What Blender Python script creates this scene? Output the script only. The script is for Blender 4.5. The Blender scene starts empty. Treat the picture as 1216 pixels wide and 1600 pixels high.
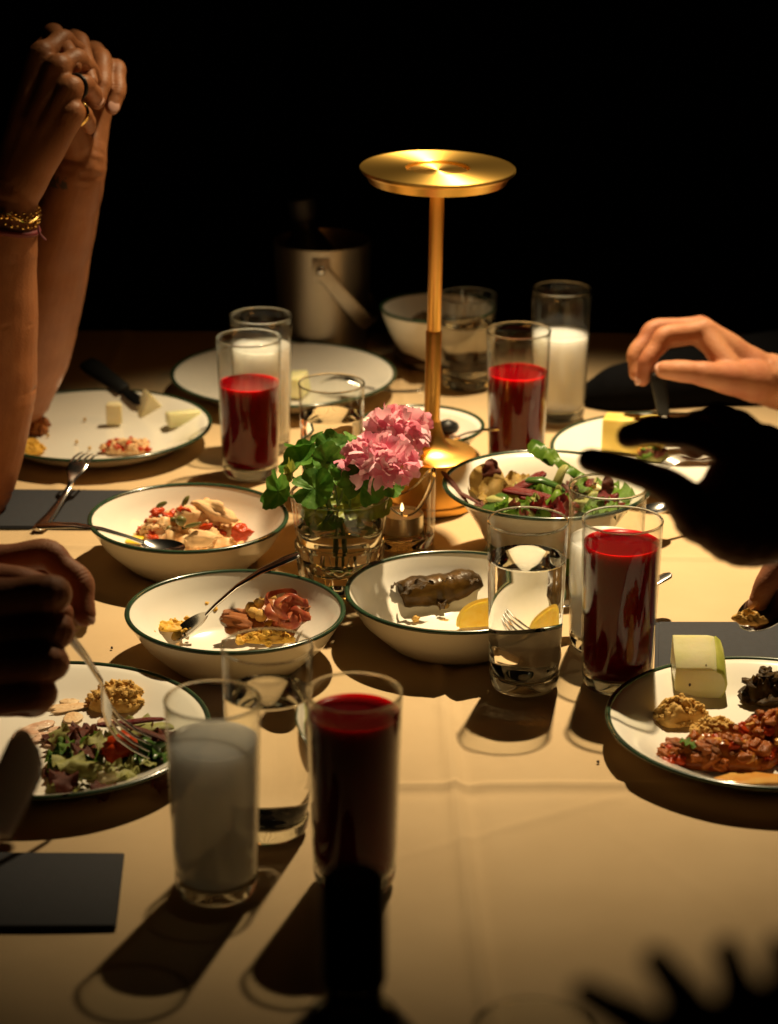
import bpy, bmesh, math, random
import numpy as np
from mathutils import Vector, Matrix, Quaternion, noise
R = math.radians
scene = bpy.context.scene
COL = scene.collection

# ------------------------------------------------------------------ camera
F_PX, PITCH, CAM_H, ROLL = 3886.975, R(20.0681), 0.792984, R(0.2305)
cd = bpy.data.cameras.new('camera')
cam = bpy.data.objects.new('camera', cd); COL.objects.link(cam); scene.camera = cam
cd.sensor_fit = 'VERTICAL'; cd.sensor_height = 24.0; cd.sensor_width = 36.0
cd.lens = F_PX / 1600.0 * 24.0
cd.clip_start = 0.02; cd.clip_end = 200
cam.matrix_world = (Matrix.Translation((0, 0, CAM_H)) @ Matrix.Rotation(R(90) - PITCH, 4, 'X')
                    @ Matrix.Rotation(ROLL, 4, 'Z'))
cd.dof.use_dof = True; cd.dof.focus_distance = 1.98; cd.dof.aperture_fstop = 4.2

# ------------------------------------------------------------------ world, night room
w = bpy.data.worlds.new('World'); scene.world = w; w.use_nodes = True
bg = w.node_tree.nodes['Background']
bg.inputs[0].default_value = (0.9, 0.75, 0.6, 1); bg.inputs[1].default_value = 0.0006

# ------------------------------------------------------------------ ceiling spot above the far side of the table
LIGHT_POS = Vector((0.28, 2.58, 1.38))
ld = bpy.data.lights.new('ceiling_spot', 'SPOT')
ld.energy = 248; ld.color = (1.0, 0.77, 0.45); ld.shadow_soft_size = 0.024
ld.spot_size = R(52); ld.spot_blend = 1.0
spot = bpy.data.objects.new('ceiling_spot', ld); COL.objects.link(spot)
spot.location = LIGHT_POS
spot.rotation_euler = (Vector((0.105, 2.07, 0)) - LIGHT_POS).to_track_quat('-Z', 'Y').to_euler()
try: ld.cycles.is_caustics_light = True
except Exception: pass

scene.view_settings.view_transform = 'Standard'; scene.view_settings.look = 'None'
scene.view_settings.exposure = 0; scene.view_settings.gamma = 1
cy = scene.cycles
cy.use_denoising = True
try: cy.denoiser = 'OPENIMAGEDENOISE'; cy.denoising_input_passes = 'RGB_ALBEDO_NORMAL'
except Exception: pass
cy.use_adaptive_sampling = False
cy.max_bounces = 14; cy.transmission_bounces = 12; cy.transparent_max_bounces = 24
cy.diffuse_bounces = 5; cy.glossy_bounces = 5
cy.caustics_refractive = True; cy.caustics_reflective = False
cy.blur_glossy = 0.6; cy.sample_clamp_indirect = 4.0

# ------------------------------------------------------------------ small geometry library
_c, _s, _cr, _sr = math.cos(PITCH), math.sin(PITCH), math.cos(ROLL), math.sin(ROLL)
def _ray(px, py):
    X, Y = px - 608, py - 800
    X, Y = X * _cr + Y * _sr, -X * _sr + Y * _cr
    u, v = X / F_PX, Y / F_PX
    return Vector((u, _c - v * _s, -_s - v * _c))
def T(px, py, z=0.0):                  # a point at height z above the table
    r = _ray(px, py); return Vector((0, 0, CAM_H)) + r * ((z - CAM_H) / r.z)
def D(px, py, d):                      # a point at distance d in front of the lens
    return Vector((0, 0, CAM_H)) + _ray(px, py) * d

def mesh(name, verts, faces, smooth=True, sharp=None):
    me = bpy.data.meshes.new(name); me.from_pydata([tuple(v) for v in verts], [], faces); me.update()
    if smooth:
        me.polygons.foreach_set('use_smooth', [True] * len(me.polygons))
        if sharp: me.set_sharp_from_angle(angle=R(sharp))
    return me

def lathe(profile, n=72, closed=False, name='lathe', sharp=40, fn=None):
    """profile of (r, z); r == 0 ends become poles. fn(theta, r, z) -> (r, z) shapes it."""
    v, f, rows = [], [], []
    for r, z in profile:
        if r < 1e-7: rows.append([len(v)]); v.append((0, 0, z)); continue
        row = []
        for i in range(n):
            t = 2 * math.pi * i / n
            rr, zz = (r, z) if fn is None else fn(t, r, z)
            row.append(len(v)); v.append((rr * math.cos(t), rr * math.sin(t), zz))
        rows.append(row)
    pairs = list(zip(rows[:-1], rows[1:]))
    if closed: pairs.append((rows[-1], rows[0]))
    for a, b in pairs:
        for i in range(n):
            j = (i + 1) % n
            if len(a) == 1 and len(b) == 1: continue
            if len(a) == 1: f.append((a[0], b[j], b[i]))
            elif len(b) == 1: f.append((a[i], a[j], b[0]))
            else: f.append((a[i], a[j], b[j], b[i]))
    me = mesh(name, v, f, True, sharp)
    bm = bmesh.new(); bm.from_mesh(me); bmesh.ops.recalc_face_normals(bm, faces=bm.faces); bm.to_mesh(me); bm.free()
    return me

def loft(sections, n=14, name='loft', power=2.0):
    """sections of (centre, half-width vector, half-thickness vector): a closed tapered bar."""
    v, f = [], []
    for c, a, b in sections:
        c, a, b = Vector(c), Vector(a), Vector(b)
        for i in range(n):
            t = 2 * math.pi * i / n
            ct, st = math.cos(t), math.sin(t)
            ct = math.copysign(abs(ct) ** (2 / power), ct); st = math.copysign(abs(st) ** (2 / power), st)
            v.append(c + a * ct + b * st)
    for k in range(len(sections) - 1):
        for i in range(n):
            j = (i + 1) % n
            f.append((k * n + i, k * n + j, (k + 1) * n + j, (k + 1) * n + i))
    f.append(tuple(reversed(range(n)))); f.append(tuple(range((len(sections) - 1) * n, len(sections) * n)))
    me = mesh(name, v, f, True, 50)
    bm = bmesh.new(); bm.from_mesh(me); bmesh.ops.recalc_face_normals(bm, faces=bm.faces); bm.to_mesh(me); bm.free()
    return me

def tube(pts, rad, n=8, name='tube'):
    pts = [Vector(p) for p in pts]
    if not isinstance(rad, (list, tuple)): rad = [rad] * len(pts)
    secs = []; up = None
    for i, p in enumerate(pts):
        d = (pts[min(i + 1, len(pts) - 1)] - pts[max(i - 1, 0)]).normalized()
        if up is None: up = d.orthogonal().normalized()
        up = (up - d * up.dot(d)); up = up.normalized() if up.length > 1e-6 else d.orthogonal().normalized()
        secs.append((p, up * rad[i], d.cross(up) * rad[i]))
    return loft(secs, n, name)

def curve_pts(pts, k=8):
    pts = [Vector(p) for p in pts]; out = []
    P = [pts[0] * 2 - pts[1]] + pts + [pts[-1] * 2 - pts[-2]]
    for i in range(1, len(P) - 2):
        for j in range(k):
            t = j / k; a, b, c_, d = P[i - 1], P[i], P[i + 1], P[i + 2]
            out.append(0.5 * ((2 * b) + (c_ - a) * t + (2 * a - 5 * b + 4 * c_ - d) * t * t + (3 * b - a - 3 * c_ + d) * t ** 3))
    return out + [pts[-1]]

def rock(seed, sub=2, amp=0.25, scale=1.3, stretch=(1, 1, 1), fine=0.0):
    bm = bmesh.new(); bmesh.ops.create_icosphere(bm, subdivisions=sub, radius=1.0)
    off = Vector((seed * 7.31, seed * 3.17, seed * 1.7))
    for v in bm.verts:
        k = 1 + amp * noise.noise(v.co * scale + off) * 1.6
        if fine: k += fine * noise.noise(v.co * scale * 3.7 + off)
        v.co = Vector((v.co.x * stretch[0], v.co.y * stretch[1], v.co.z * stretch[2])) * k
    me = bpy.data.meshes.new('rock'); bm.to_mesh(me); bm.free()
    me.polygons.foreach_set('use_smooth', [True] * len(me.polygons)); return me

def bevel_prism(poly, h, bev=0.002, seg=2, name='prism'):
    """a closed polygon in XY raised to h with softened edges"""
    bm = bmesh.new(); vs = [bm.verts.new((x, y, 0)) for x, y in poly]
    fa = bm.faces.new(vs); r = bmesh.ops.extrude_face_region(bm, geom=[fa])
    for e in r['geom']:
        if isinstance(e, bmesh.types.BMVert): e.co.z += h
    bmesh.ops.recalc_face_normals(bm, faces=bm.faces)
    if bev: bmesh.ops.bevel(bm, geom=list(bm.edges), offset=bev, segments=seg, profile=0.5, affect='EDGES')
    me = bpy.data.meshes.new(name); bm.to_mesh(me); bm.free()
    me.polygons.foreach_set('use_smooth', [True] * len(me.polygons)); me.set_sharp_from_angle(angle=R(45)); return me

def put(name, me, m, parent=None, loc=(0, 0, 0), rot=(0, 0, 0), scale=None):
    o = bpy.data.objects.new(name, me); COL.objects.link(o)
    if m is not None and me is not None:
        if not me.materials: me.materials.append(m)
        elif me.materials[0] is not m:
            o.material_slots[0].link = 'OBJECT'; o.material_slots[0].material = m
    o.parent = parent; o.location = loc
    if isinstance(rot, Quaternion): o.rotation_mode = 'QUATERNION'; o.rotation_quaternion = rot
    else: o.rotation_euler = rot
    if scale is not None: o.scale = scale if not isinstance(scale, (int, float)) else (scale,) * 3
    return o
def tag(o, label, cat, group=None):
    o['label'] = label; o['category'] = cat
    if group: o['group'] = group
    return o
def thing(name, label, cat, loc=(0, 0, 0), rot=(0, 0, 0), group=None):
    o = put(name, None, None, None, loc, rot); o.empty_display_size = 0.02
    return tag(o, label, cat, group)
def struct(o): o['kind'] = 'structure'; return o
def frame(p0, p1, up=(0, 0, 1)):
    """matrix with +X from p0 to p1 and +Z as near to up as it can be"""
    x = (Vector(p1) - Vector(p0)).normalized(); u = Vector(up)
    y = u.cross(x).normalized(); z = x.cross(y)
    M = Matrix((x, y, z)).transposed().to_4x4(); M.translation = Vector(p0); return M

# ------------------------------------------------------------------ materials
def new_mat(name):
    m = bpy.data.materials.new(name); m.use_nodes = True; nt = m.node_tree
    return m, nt, nt.nodes, nt.links
def pm(name, col, rough=0.5, col2=None, nscale=40, col3=None, contrast=0.15, bump=0.0, bscale=200, metal=0.0, spec=0.5,
       sss=0.0, srad=(0.01, 0.004, 0.002), coat=0.0, aniso=0.0, bdist=0.001, trans=0.0):
    m, nt, N, L = new_mat(name); b = N['Principled BSDF']
    b.inputs['Base Color'].default_value = (*col, 1); b.inputs['Roughness'].default_value = rough
    b.inputs['Metallic'].default_value = metal; b.inputs['Specular IOR Level'].default_value = spec
    if sss:
        b.inputs['Subsurface Weight'].default_value = sss; b.inputs['Subsurface Radius'].default_value = srad
        b.inputs['Subsurface Scale'].default_value = 1.0
    if coat: b.inputs['Coat Weight'].default_value = coat; b.inputs['Coat Roughness'].default_value = 0.06
    tc = N.new('ShaderNodeTexCoord')
    if col2 is not None:
        n = N.new('ShaderNodeTexNoise'); n.inputs['Scale'].default_value = nscale; n.inputs['Detail'].default_value = 5
        L.new(tc.outputs['Object'], n.inputs['Vector'])
        r = N.new('ShaderNodeValToRGB'); L.new(n.outputs['Fac'], r.inputs[0]); L.new(r.outputs[0], b.inputs['Base Color'])
        e = r.color_ramp.elements; e[0].position = 0.5 - contrast; e[0].color = (*col, 1); e[1].position = 0.5 + contrast; e[1].color = (*col2, 1)
        if col3 is not None:
            k = e.new(min(0.98, 0.5 + contrast * 2)); k.color = (*col3, 1)
    if bump:
        n2 = N.new('ShaderNodeTexNoise'); n2.inputs['Scale'].default_value = bscale; n2.inputs['Detail'].default_value = 4
        L.new(tc.outputs['Object'], n2.inputs['Vector'])
        bp = N.new('ShaderNodeBump'); bp.inputs['Strength'].default_value = bump; bp.inputs['Distance'].default_value = bdist
        L.new(n2.outputs['Fac'], bp.inputs['Height']); L.new(bp.outputs[0], b.inputs['Normal'])
    if aniso:
        b.inputs['Anisotropic'].default_value = aniso
        t = N.new('ShaderNodeTangent'); t.direction_type = 'RADIAL'; t.axis = 'Z'; b.inputs['Anisotropic Rotation'].default_value = 0.25; L.new(t.outputs[0], b.inputs['Tangent'])
    if trans:
        tr = N.new('ShaderNodeBsdfTranslucent'); tr.inputs[0].default_value = (*col, 1)
        mx = N.new('ShaderNodeMixShader'); mx.inputs[0].default_value = trans
        L.new(b.outputs[0], mx.inputs[1]); L.new(tr.outputs[0], mx.inputs[2]); L.new(mx.outputs[0], N['Material Output'].inputs[0])
        if col2 is not None: L.new(r.outputs[0], tr.inputs[0])
    return m
def glass_wall_mat(name, tint=(0.97, 0.975, 0.96), edge=(0.62, 0.62, 0.56), ior=1.5):
    """thin clean drinking-glass wall: clear, with mirror reflections that grow towards the edge"""
    m, nt, N, L = new_mat(name); N.remove(N['Principled BSDF'])
    tr = N.new('ShaderNodeBsdfTransparent'); gl = N.new('ShaderNodeBsdfGlossy'); gl.inputs['Roughness'].default_value = 0.03
    lw = N.new('ShaderNodeLayerWeight'); lw.inputs[0].default_value = 0.5
    pw = N.new('ShaderNodeMath'); pw.operation = 'POWER'; pw.inputs[1].default_value = 4.5
    ma = N.new('ShaderNodeMath'); ma.operation = 'MULTIPLY_ADD'; ma.inputs[1].default_value = 0.85; ma.inputs[2].default_value = 0.02
    rp = N.new('ShaderNodeValToRGB'); e = rp.color_ramp.elements
    e[0].position = 0.70; e[0].color = (*tint, 1); e[1].position = 1.0; e[1].color = (*edge, 1)
    mx = N.new('ShaderNodeMixShader')
    L.new(lw.outputs['Facing'], rp.inputs[0]); L.new(rp.outputs[0], tr.inputs[0])
    L.new(lw.outputs['Facing'], pw.inputs[0]); L.new(pw.outputs[0], ma.inputs[0])
    L.new(ma.outputs[0], mx.inputs[0]); L.new(tr.outputs[0], mx.inputs[1]); L.new(gl.outputs[0], mx.inputs[2])
    L.new(mx.outputs[0], N['Material Output'].inputs[0]); return m
def refr_mat(name, ior, col=(1, 1, 1), rough=0.0):
    m, nt, N, L = new_mat(name); N.remove(N['Principled BSDF'])
    g = N.new('ShaderNodeBsdfGlass'); g.inputs['IOR'].default_value = ior; g.inputs['Color'].default_value = (*col, 1)
    g.inputs['Roughness'].default_value = rough; L.new(g.outputs[0], N['Material Output'].inputs[0]); return m
def emit_mat(name, col, s):
    m, nt, N, L = new_mat(name); N.remove(N['Principled BSDF'])
    g = N.new('ShaderNodeEmission'); g.inputs[0].default_value = (*col, 1); g.inputs[1].default_value = s
    L.new(g.outputs[0], N['Material Output'].inputs[0]); return m

M = {}
M['glass'] = glass_wall_mat('clear_glass_wall')
M['glass_solid'] = refr_mat('solid_glass', 1.47, (0.97, 0.98, 0.96))
M['water'] = refr_mat('water', 1.333, (0.985, 0.99, 0.98))
M['enamel'] = pm('cream_enamel', (0.80, 0.77, 0.69), 0.16, (0.77, 0.73, 0.64), 14, coat=0.3, contrast=0.25, bump=0.03, bscale=60)
M['rim'] = pm('dark_green_rim', (0.022, 0.055, 0.025), 0.22, (0.014, 0.03, 0.018), 60, coat=0.4)
M['steel'] = pm('polished_steel', (0.62, 0.60, 0.57), 0.17, metal=1.0, bump=0.03, bscale=400)
M['steel_blur'] = pm('brushed_steel', (0.32, 0.27, 0.21), 0.40, metal=1.0, bump=0.05, bscale=300)
M['steel_soft'] = pm('satin_steel', (0.60, 0.58, 0.55), 0.42, metal=1.0, bump=0.05, bscale=300)
M['brass'] = pm('brushed_brass', (0.85, 0.53, 0.13), 0.40, metal=1.0, aniso=0.85)
M['brass_stem'] = pm('satin_brass', (0.76, 0.43, 0.11), 0.36, metal=1.0, bump=0.02, bscale=500)
M['gold'] = pm('polished_gold', (0.95, 0.66, 0.22), 0.14, metal=1.0)
M['navy'] = pm('navy_paper_napkin', (0.012, 0.014, 0.021), 0.85, (0.009, 0.010, 0.015), 300, bump=0.5, bscale=900, bdist=0.0004)
M['black'] = pm('black_plastic', (0.006, 0.006, 0.006), 0.42, spec=0.25)
M['black_cloth'] = pm('black_cloth', (0.0035, 0.0035, 0.0042), 0.95, bump=0.4, bscale=500, spec=0.05)
M['skin'] = pm('skin', (0.42, 0.185, 0.085), 0.60, (0.30, 0.095, 0.042), 28, contrast=0.20, sss=0.12, srad=(0.012, 0.004, 0.002), bump=0.45, bscale=420, spec=0.35)
M['skin_b'] = pm('skin_tan', (0.34, 0.135, 0.052), 0.5, (0.26, 0.095, 0.034), 40, contrast=0.22, sss=0.10, srad=(0.012, 0.004, 0.002), bump=0.45, bscale=420, spec=0.3)
M['nail'] = pm('fingernail', (0.58, 0.33, 0.25), 0.28)
M['red_juice'] = pm('red_turnip_juice', (0.115, 0.0005, 0.0022), 0.2, spec=0.05, sss=1.0, srad=(0.040, 0.0010, 0.0016))
M['milky'] = pm('milky_aniseed_drink', (0.90, 0.89, 0.88), 0.2, spec=0.15, sss=1.0, srad=(0.045, 0.042, 0.038))
nt = M['milky'].node_tree; mx = nt.nodes.new('ShaderNodeMixShader'); mx.inputs[0].default_value = 0.20; tr = nt.nodes.new('ShaderNodeBsdfTransparent')
nt.links.new(nt.nodes['Principled BSDF'].outputs[0], mx.inputs[1]); nt.links.new(tr.outputs[0], mx.inputs[2]); nt.links.new(mx.outputs[0], nt.nodes['Material Output'].inputs[0])
M['melon'] = pm('pale_melon', (0.74, 0.69, 0.42), 0.32, (0.66, 0.64, 0.30), 45, contrast=0.2, sss=0.35, srad=(0.012, 0.009, 0.003), bump=0.12, bscale=260)
M['cheese'] = pm('white_cheese', (0.78, 0.70, 0.46), 0.42, (0.70, 0.60, 0.34), 40, sss=0.3, srad=(0.009, 0.007, 0.004), bump=0.15, bscale=220)
M['yellow_cheese'] = pm('yellow_cheese', (0.72, 0.56, 0.16), 0.42, (0.64, 0.48, 0.10), 40, sss=0.2, srad=(0.009, 0.007, 0.003), bump=0.15, bscale=220, spec=0.2)
M['lemon'] = pm('lemon_flesh', (0.80, 0.50, 0.05), 0.25, (0.85, 0.60, 0.12), 130, sss=0.3, srad=(0.012, 0.006, 0.001), bump=0.2, bscale=300)
M['lemon_rind'] = pm('lemon_rind', (0.82, 0.62, 0.14), 0.4, bump=0.2, bscale=350)
M['vine'] = pm('cooked_vine_leaf', (0.030, 0.015, 0.0025), 0.30, (0.075, 0.038, 0.007), 70, contrast=0.12, bump=0.45, bscale=150, bdist=0.002, spec=0.28)
M['rice'] = pm('spiced_rice', (0.30, 0.19, 0.06), 0.45, (0.17, 0.10, 0.03), 300, bump=0.4, bscale=400)
M['hummus'] = pm('chickpea_paste', (0.56, 0.32, 0.075), 0.55, (0.68, 0.44, 0.14), 140, bump=0.5, bscale=380, col3=(0.40, 0.19, 0.035), spec=0.2)
M['yolk'] = pm('yellow_crumble', (0.70, 0.42, 0.06), 0.45, (0.62, 0.34, 0.06), 160, bump=0.4, bscale=400)
M['cream_salad'] = pm('creamy_dressing', (0.78, 0.60, 0.34), 0.36, (0.66, 0.32, 0.12), 150, contrast=0.16, bump=0.45, bscale=260, spec=0.3)
M['tomato'] = pm('tomato_red', (0.38, 0.014, 0.004), 0.22, (0.46, 0.07, 0.012), 60, bump=0.2, spec=0.3)
M['stew'] = pm('tomato_stew', (0.27, 0.040, 0.006), 0.22, (0.44, 0.15, 0.022), 110, contrast=0.14, bump=0.35, bscale=300, spec=0.3)
M['sauce'] = pm('orange_oil', (0.62, 0.26, 0.05), 0.12, (0.66, 0.38, 0.10), 60)
M['yellow_oil'] = pm('yellow_oil', (0.75, 0.50, 0.04), 0.10)
M['onion'] = pm('sumac_onion', (0.27, 0.042, 0.022), 0.30, (0.44, 0.14, 0.06), 110, contrast=0.14, bump=0.4, bscale=220, trans=0.12, spec=0.25)
M['meat'] = pm('cured_meat', (0.20, 0.045, 0.011), 0.35, (0.36, 0.14, 0.036), 110, bump=0.5, bscale=240, spec=0.25)
M['caper'] = pm('caper_green', (0.10, 0.10, 0.025), 0.3, (0.16, 0.14, 0.04), 80)
M['lettuce'] = pm('green_lettuce', (0.06, 0.16, 0.014), 0.36, (0.17, 0.28, 0.03), 50, bump=0.4, bscale=150, trans=0.3)
M['lettuce_pale'] = pm('pale_lettuce', (0.34, 0.37, 0.10), 0.35, (0.50, 0.48, 0.20), 50, bump=0.3, bscale=150, trans=0.3)
M['radicchio'] = pm('dark_red_leaf', (0.065, 0.010, 0.009), 0.36, (0.15, 0.045, 0.022), 60, bump=0.4, bscale=150, trans=0.15)
M['brownleaf'] = pm('browned_leaf', (0.30, 0.16, 0.04), 0.38, (0.44, 0.32, 0.09), 60, bump=0.4, bscale=150, trans=0.25)
M['beet'] = pm('beetroot', (0.085, 0.004, 0.005), 0.25, (0.15, 0.009, 0.008), 90, bump=0.5, bscale=200, spec=0.3)
M['cucumber'] = pm('cucumber_skin', (0.03, 0.07, 0.015), 0.25, (0.05, 0.11, 0.02), 70)
M['bread'] = pm('bread_crust', (0.40, 0.22, 0.08), 0.6, (0.62, 0.44, 0.22), 50, bump=0.7, bscale=160)
M['smear'] = pm('hummus_smear', (0.66, 0.42, 0.22), 0.4, (0.72, 0.55, 0.34), 70, bump=0.2, bscale=160)
M['pink_smear'] = pm('pink_smear', (0.60, 0.34, 0.22), 0.3, (0.72, 0.56, 0.42), 70, bump=0.2, bscale=160)
M['petal'] = pm('pink_petal', (0.82, 0.37, 0.47), 0.6, (0.92, 0.68, 0.72), 60, contrast=0.2, trans=0.3)
M['petal_dark'] = pm('deep_pink_petal', (0.74, 0.19, 0.30), 0.6, (0.84, 0.38, 0.47), 60, contrast=0.2, trans=0.3)
M['leaf'] = pm('geranium_leaf', (0.045, 0.160, 0.016), 0.52, (0.12, 0.27, 0.034), 90, bump=0.6, bscale=260, trans=0.35)
M['leaf_yellow'] = pm('yellowing_leaf', (0.34, 0.34, 0.04), 0.42, (0.22, 0.30, 0.04), 50, bump=0.4, bscale=160, trans=0.35)
M['stem'] = pm('green_stem', (0.10, 0.15, 0.03), 0.5, (0.06, 0.10, 0.02), 80)
M['wax'] = pm('candle_wax', (0.80, 0.62, 0.50), 0.4, sss=0.5, srad=(0.01, 0.006, 0.004))
M['alu'] = pm('thin_aluminium', (0.70, 0.66, 0.56), 0.34, metal=1.0, bump=0.05, bscale=200)
M['flame'] = emit_mat('candle_flame', (1.0, 0.70, 0.28), 5)
M['wick'] = pm('wick', (0.06, 0.04, 0.03), 0.8)
M['led'] = emit_mat('warm_led_ring', (1.0, 0.40, 0.07), 13.0)
M['floor'] = pm('dark_floor', (0.025, 0.018, 0.012), 0.6, (0.035, 0.025, 0.016), 6)
M['wood'] = pm('dark_wood', (0.06, 0.035, 0.018), 0.5)
M['red_cord'] = pm('red_cord', (0.13, 0.005, 0.008), 0.6, bump=0.5, bscale=900)
M['tattoo'] = pm('faded_tattoo_ink', (0.075, 0.055, 0.045), 0.55)
M['bottle'] = refr_mat('bottle_glass', 1.45, (0.80, 0.82, 0.72))
M['label_black'] = pm('dark_bottle_label', (0.010, 0.009, 0.008), 0.5)

for k_, v_ in dict(melon=.25, cheese=.2, lemon=.3, lemon_rind=.25, vine=.16, rice=.2, hummus=.12, yolk=.15, cream_salad=.22, tomato=.2, stew=.22, onion=.18, meat=.18, caper=.25,
                   lettuce=.2, lettuce_pale=.2, radicchio=.15, brownleaf=.15, beet=.16, cucumber=.2, bread=.1, smear=.2, pink_smear=.2, leaf=.25, leaf_yellow=.25, petal=.1, petal_dark=.1).items():
    M[k_].node_tree.nodes['Principled BSDF'].inputs['Specular IOR Level'].default_value = v_

# ------------------------------------------------------------------ room, table, cloth
struct(put('floor', mesh('floor', [(-12, -8, 0), (12, -8, 0), (12, 14, 0), (-12, 14, 0)], [(0, 1, 2, 3)]), M['floor'], None, (0, 0, -0.76)))
TX0, TX1, TY0, TY1 = -0.72, 0.72, 0.55, 2.775
tb = thing('dining_table', 'long dark wooden dining table under the beige cloth', 'table', (0, (TY0 + TY1) / 2, -0.76))
me = bevel_prism([(TX0, TY0), (TX1, TY0), (TX1, TY1), (TX0, TY1)], 0.035, 0.004)
put('tabletop', me, M['wood'], tb, (0, -(TY0 + TY1) / 2, 0.76 - 0.0415))
lg = bevel_prism([(-.03, -.03), (.03, -.03), (.03, .03), (-.03, .03)], 0.716, 0.004)
for sx in (-1, 1):
    for sy in (-1, 1): put('leg', lg, M['wood'], tb, (sx * 0.64, sy * 1.0, 0.001))

def cloth_h(x, y):
    z = 0.0007 * noise.noise(Vector((x * 3.1, y * 3.1, 0.3))) + 0.0007 * noise.noise(Vector((x * 12, y * 8, 4.1))) + 0.00022 * noise.noise(Vector((x * 45, y * 28, 1.1)))
    def crease(d, a, wd): return a * math.exp(-(d / wd) ** 2)
    # ironed fold lines across and along the cloth
    dx = x - (0.0416 + (1.784 - y) * 0.035) - 0.0015 * noise.noise(Vector((y * 7, 2, 0)))
    z += crease(dx, 0.0034, 0.0045) - crease(dx - 0.010, 0.0016, 0.008)
    dx2 = x - (-0.055 + 0.02 * (1.6 - y)); z += crease(dx2, 0.0008, 0.005)
    dy = y - (1.600 + 0.02 * x) - 0.0012 * noise.noise(Vector((x * 6, 5, 0)))
    z += crease(dy, 0.0024, 0.0045) - crease(dy + 0.012, 0.0010, 0.009)
    dy2 = y - (2.055 - 0.035 * (x - 0.25)); z += crease(dy2, 0.0022, 0.004)
    dd = (x * 0.86 + y * 0.5) - 0.90; z += crease(dd, 0.0012, 0.004) * max(0, noise.noise(Vector((x * 5, y * 5, 9))) + .2)
    de = (x * 0.5 - y * 0.86) + 1.28; z += crease(de, 0.0011, 0.005) * max(0, noise.noise(Vector((x * 5, y * 5, 3))) + .2)
    dx3 = x - (0.37 + 0.02 * y); z += crease(dx3, 0.0018, 0.006)
    dx4 = x + 0.36 - 0.02 * y; z += crease(dx4, 0.0018, 0.006)
    return z
def build_cloth():
    xs = [TX0 + (TX1 - TX0) * i / 330 for i in range(331)]
    ys = [TY0 + (TY1 - TY0) * i / 560 for i in range(561)]
    v, f = [], []
    for y in ys:
        for x in xs: v.append((x, y, cloth_h(x, y)))
    nx = len(xs)
    for j in range(len(ys) - 1):
        for i in range(nx - 1):
            a = j * nx + i; f.append((a, a + 1, a + nx + 1, a + nx))
    # the drop over the four edges
    ring = ([j * nx for j in range(len(ys))] + [(len(ys) - 1) * nx + i for i in range(1, nx)]
            + [j * nx + nx - 1 for j in range(len(ys) - 2, -1, -1)] + [i for i in range(nx - 2, 0, -1)])
    cx, cy_ = 0.0, (TY0 + TY1) / 2
    prev = ring
    for k, (dz, out) in enumerate(((-0.003, 0.004), (-0.012, 0.007), (-0.10, 0.012), (-0.24, 0.02))):
        cur = []
        for q, i in enumerate(ring):
            x, y, z = v[i]
            ox = -1 if abs(x - TX0) < 1e-6 else (1 if abs(x - TX1) < 1e-6 else 0)
            oy = -1 if abs(y - TY0) < 1e-6 else (1 if abs(y - TY1) < 1e-6 else 0)
            wob = 1 + (0.8 * math.sin(q * 0.11) if k > 1 else 0)
            cur.append(len(v)); v.append((x + ox * out * wob, y + oy * out * wob, z + dz))
        n = len(ring)
        for q in range(n):
            p = (q + 1) % n; f.append((prev[q], cur[q], cur[p], prev[p]))
        prev = cur
    return mesh('tablecloth', v, f, True)
m, nt, N, L = new_mat('beige_linen'); b = N['Principled BSDF']
b.inputs['Roughness'].default_value = 0.78; b.inputs['Specular IOR Level'].default_value = 0.25
tc = N.new('ShaderNodeTexCoord')
n1 = N.new('ShaderNodeTexNoise'); n1.inputs['Scale'].default_value = 9; n1.inputs['Detail'].default_value = 6
r1 = N.new('ShaderNodeValToRGB'); e = r1.color_ramp.elements
e[0].position = 0.3; e[0].color = (0.51, 0.364, 0.198, 1); e[1].position = 0.7; e[1].color = (0.57, 0.415, 0.234, 1)
L.new(tc.outputs['Object'], n1.inputs[0]); L.new(n1.outputs['Fac'], r1.inputs[0]); L.new(r1.outputs[0], b.inputs['Base Color'])
w1 = N.new('ShaderNodeTexWave'); w1.inputs['Scale'].default_value = 420; w1.bands_direction = 'X'; w1.inputs['Distortion'].default_value = 1.0
w2 = N.new('ShaderNodeTexWave'); w2.inputs['Scale'].default_value = 420; w2.bands_direction = 'Y'; w2.inputs['Distortion'].default_value = 1.0
n2 = N.new('ShaderNodeTexNoise'); n2.inputs['Scale'].default_value = 160; n2.inputs['Detail'].default_value = 5
ad = N.new('ShaderNodeMath'); ad.operation = 'ADD'; ad2 = N.new('ShaderNodeMath'); ad2.operation = 'ADD'
for q in (w1, w2, n2): L.new(tc.outputs['Object'], q.inputs[0])
L.new(w1.outputs['Fac'], ad.inputs[0]); L.new(w2.outputs['Fac'], ad.inputs[1]); L.new(ad.outputs[0], ad2.inputs[0]); L.new(n2.outputs['Fac'], ad2.inputs[1])
bp = N.new('ShaderNodeBump'); bp.inputs['Strength'].default_value = 0.40; bp.inputs['Distance'].default_value = 0.0005
L.new(ad2.outputs[0], bp.inputs['Height']); L.new(bp.outputs[0], b.inputs['Normal'])
M['cloth'] = m
cloth = tag(put('tablecloth', build_cloth(), M['cloth']), 'beige linen tablecloth with ironed fold lines over the table', 'tablecloth')
try: cloth.cycles.is_caustics_receiver = True
except Exception: pass
Z0 = 0.0016                             # things rest just on the cloth

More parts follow.
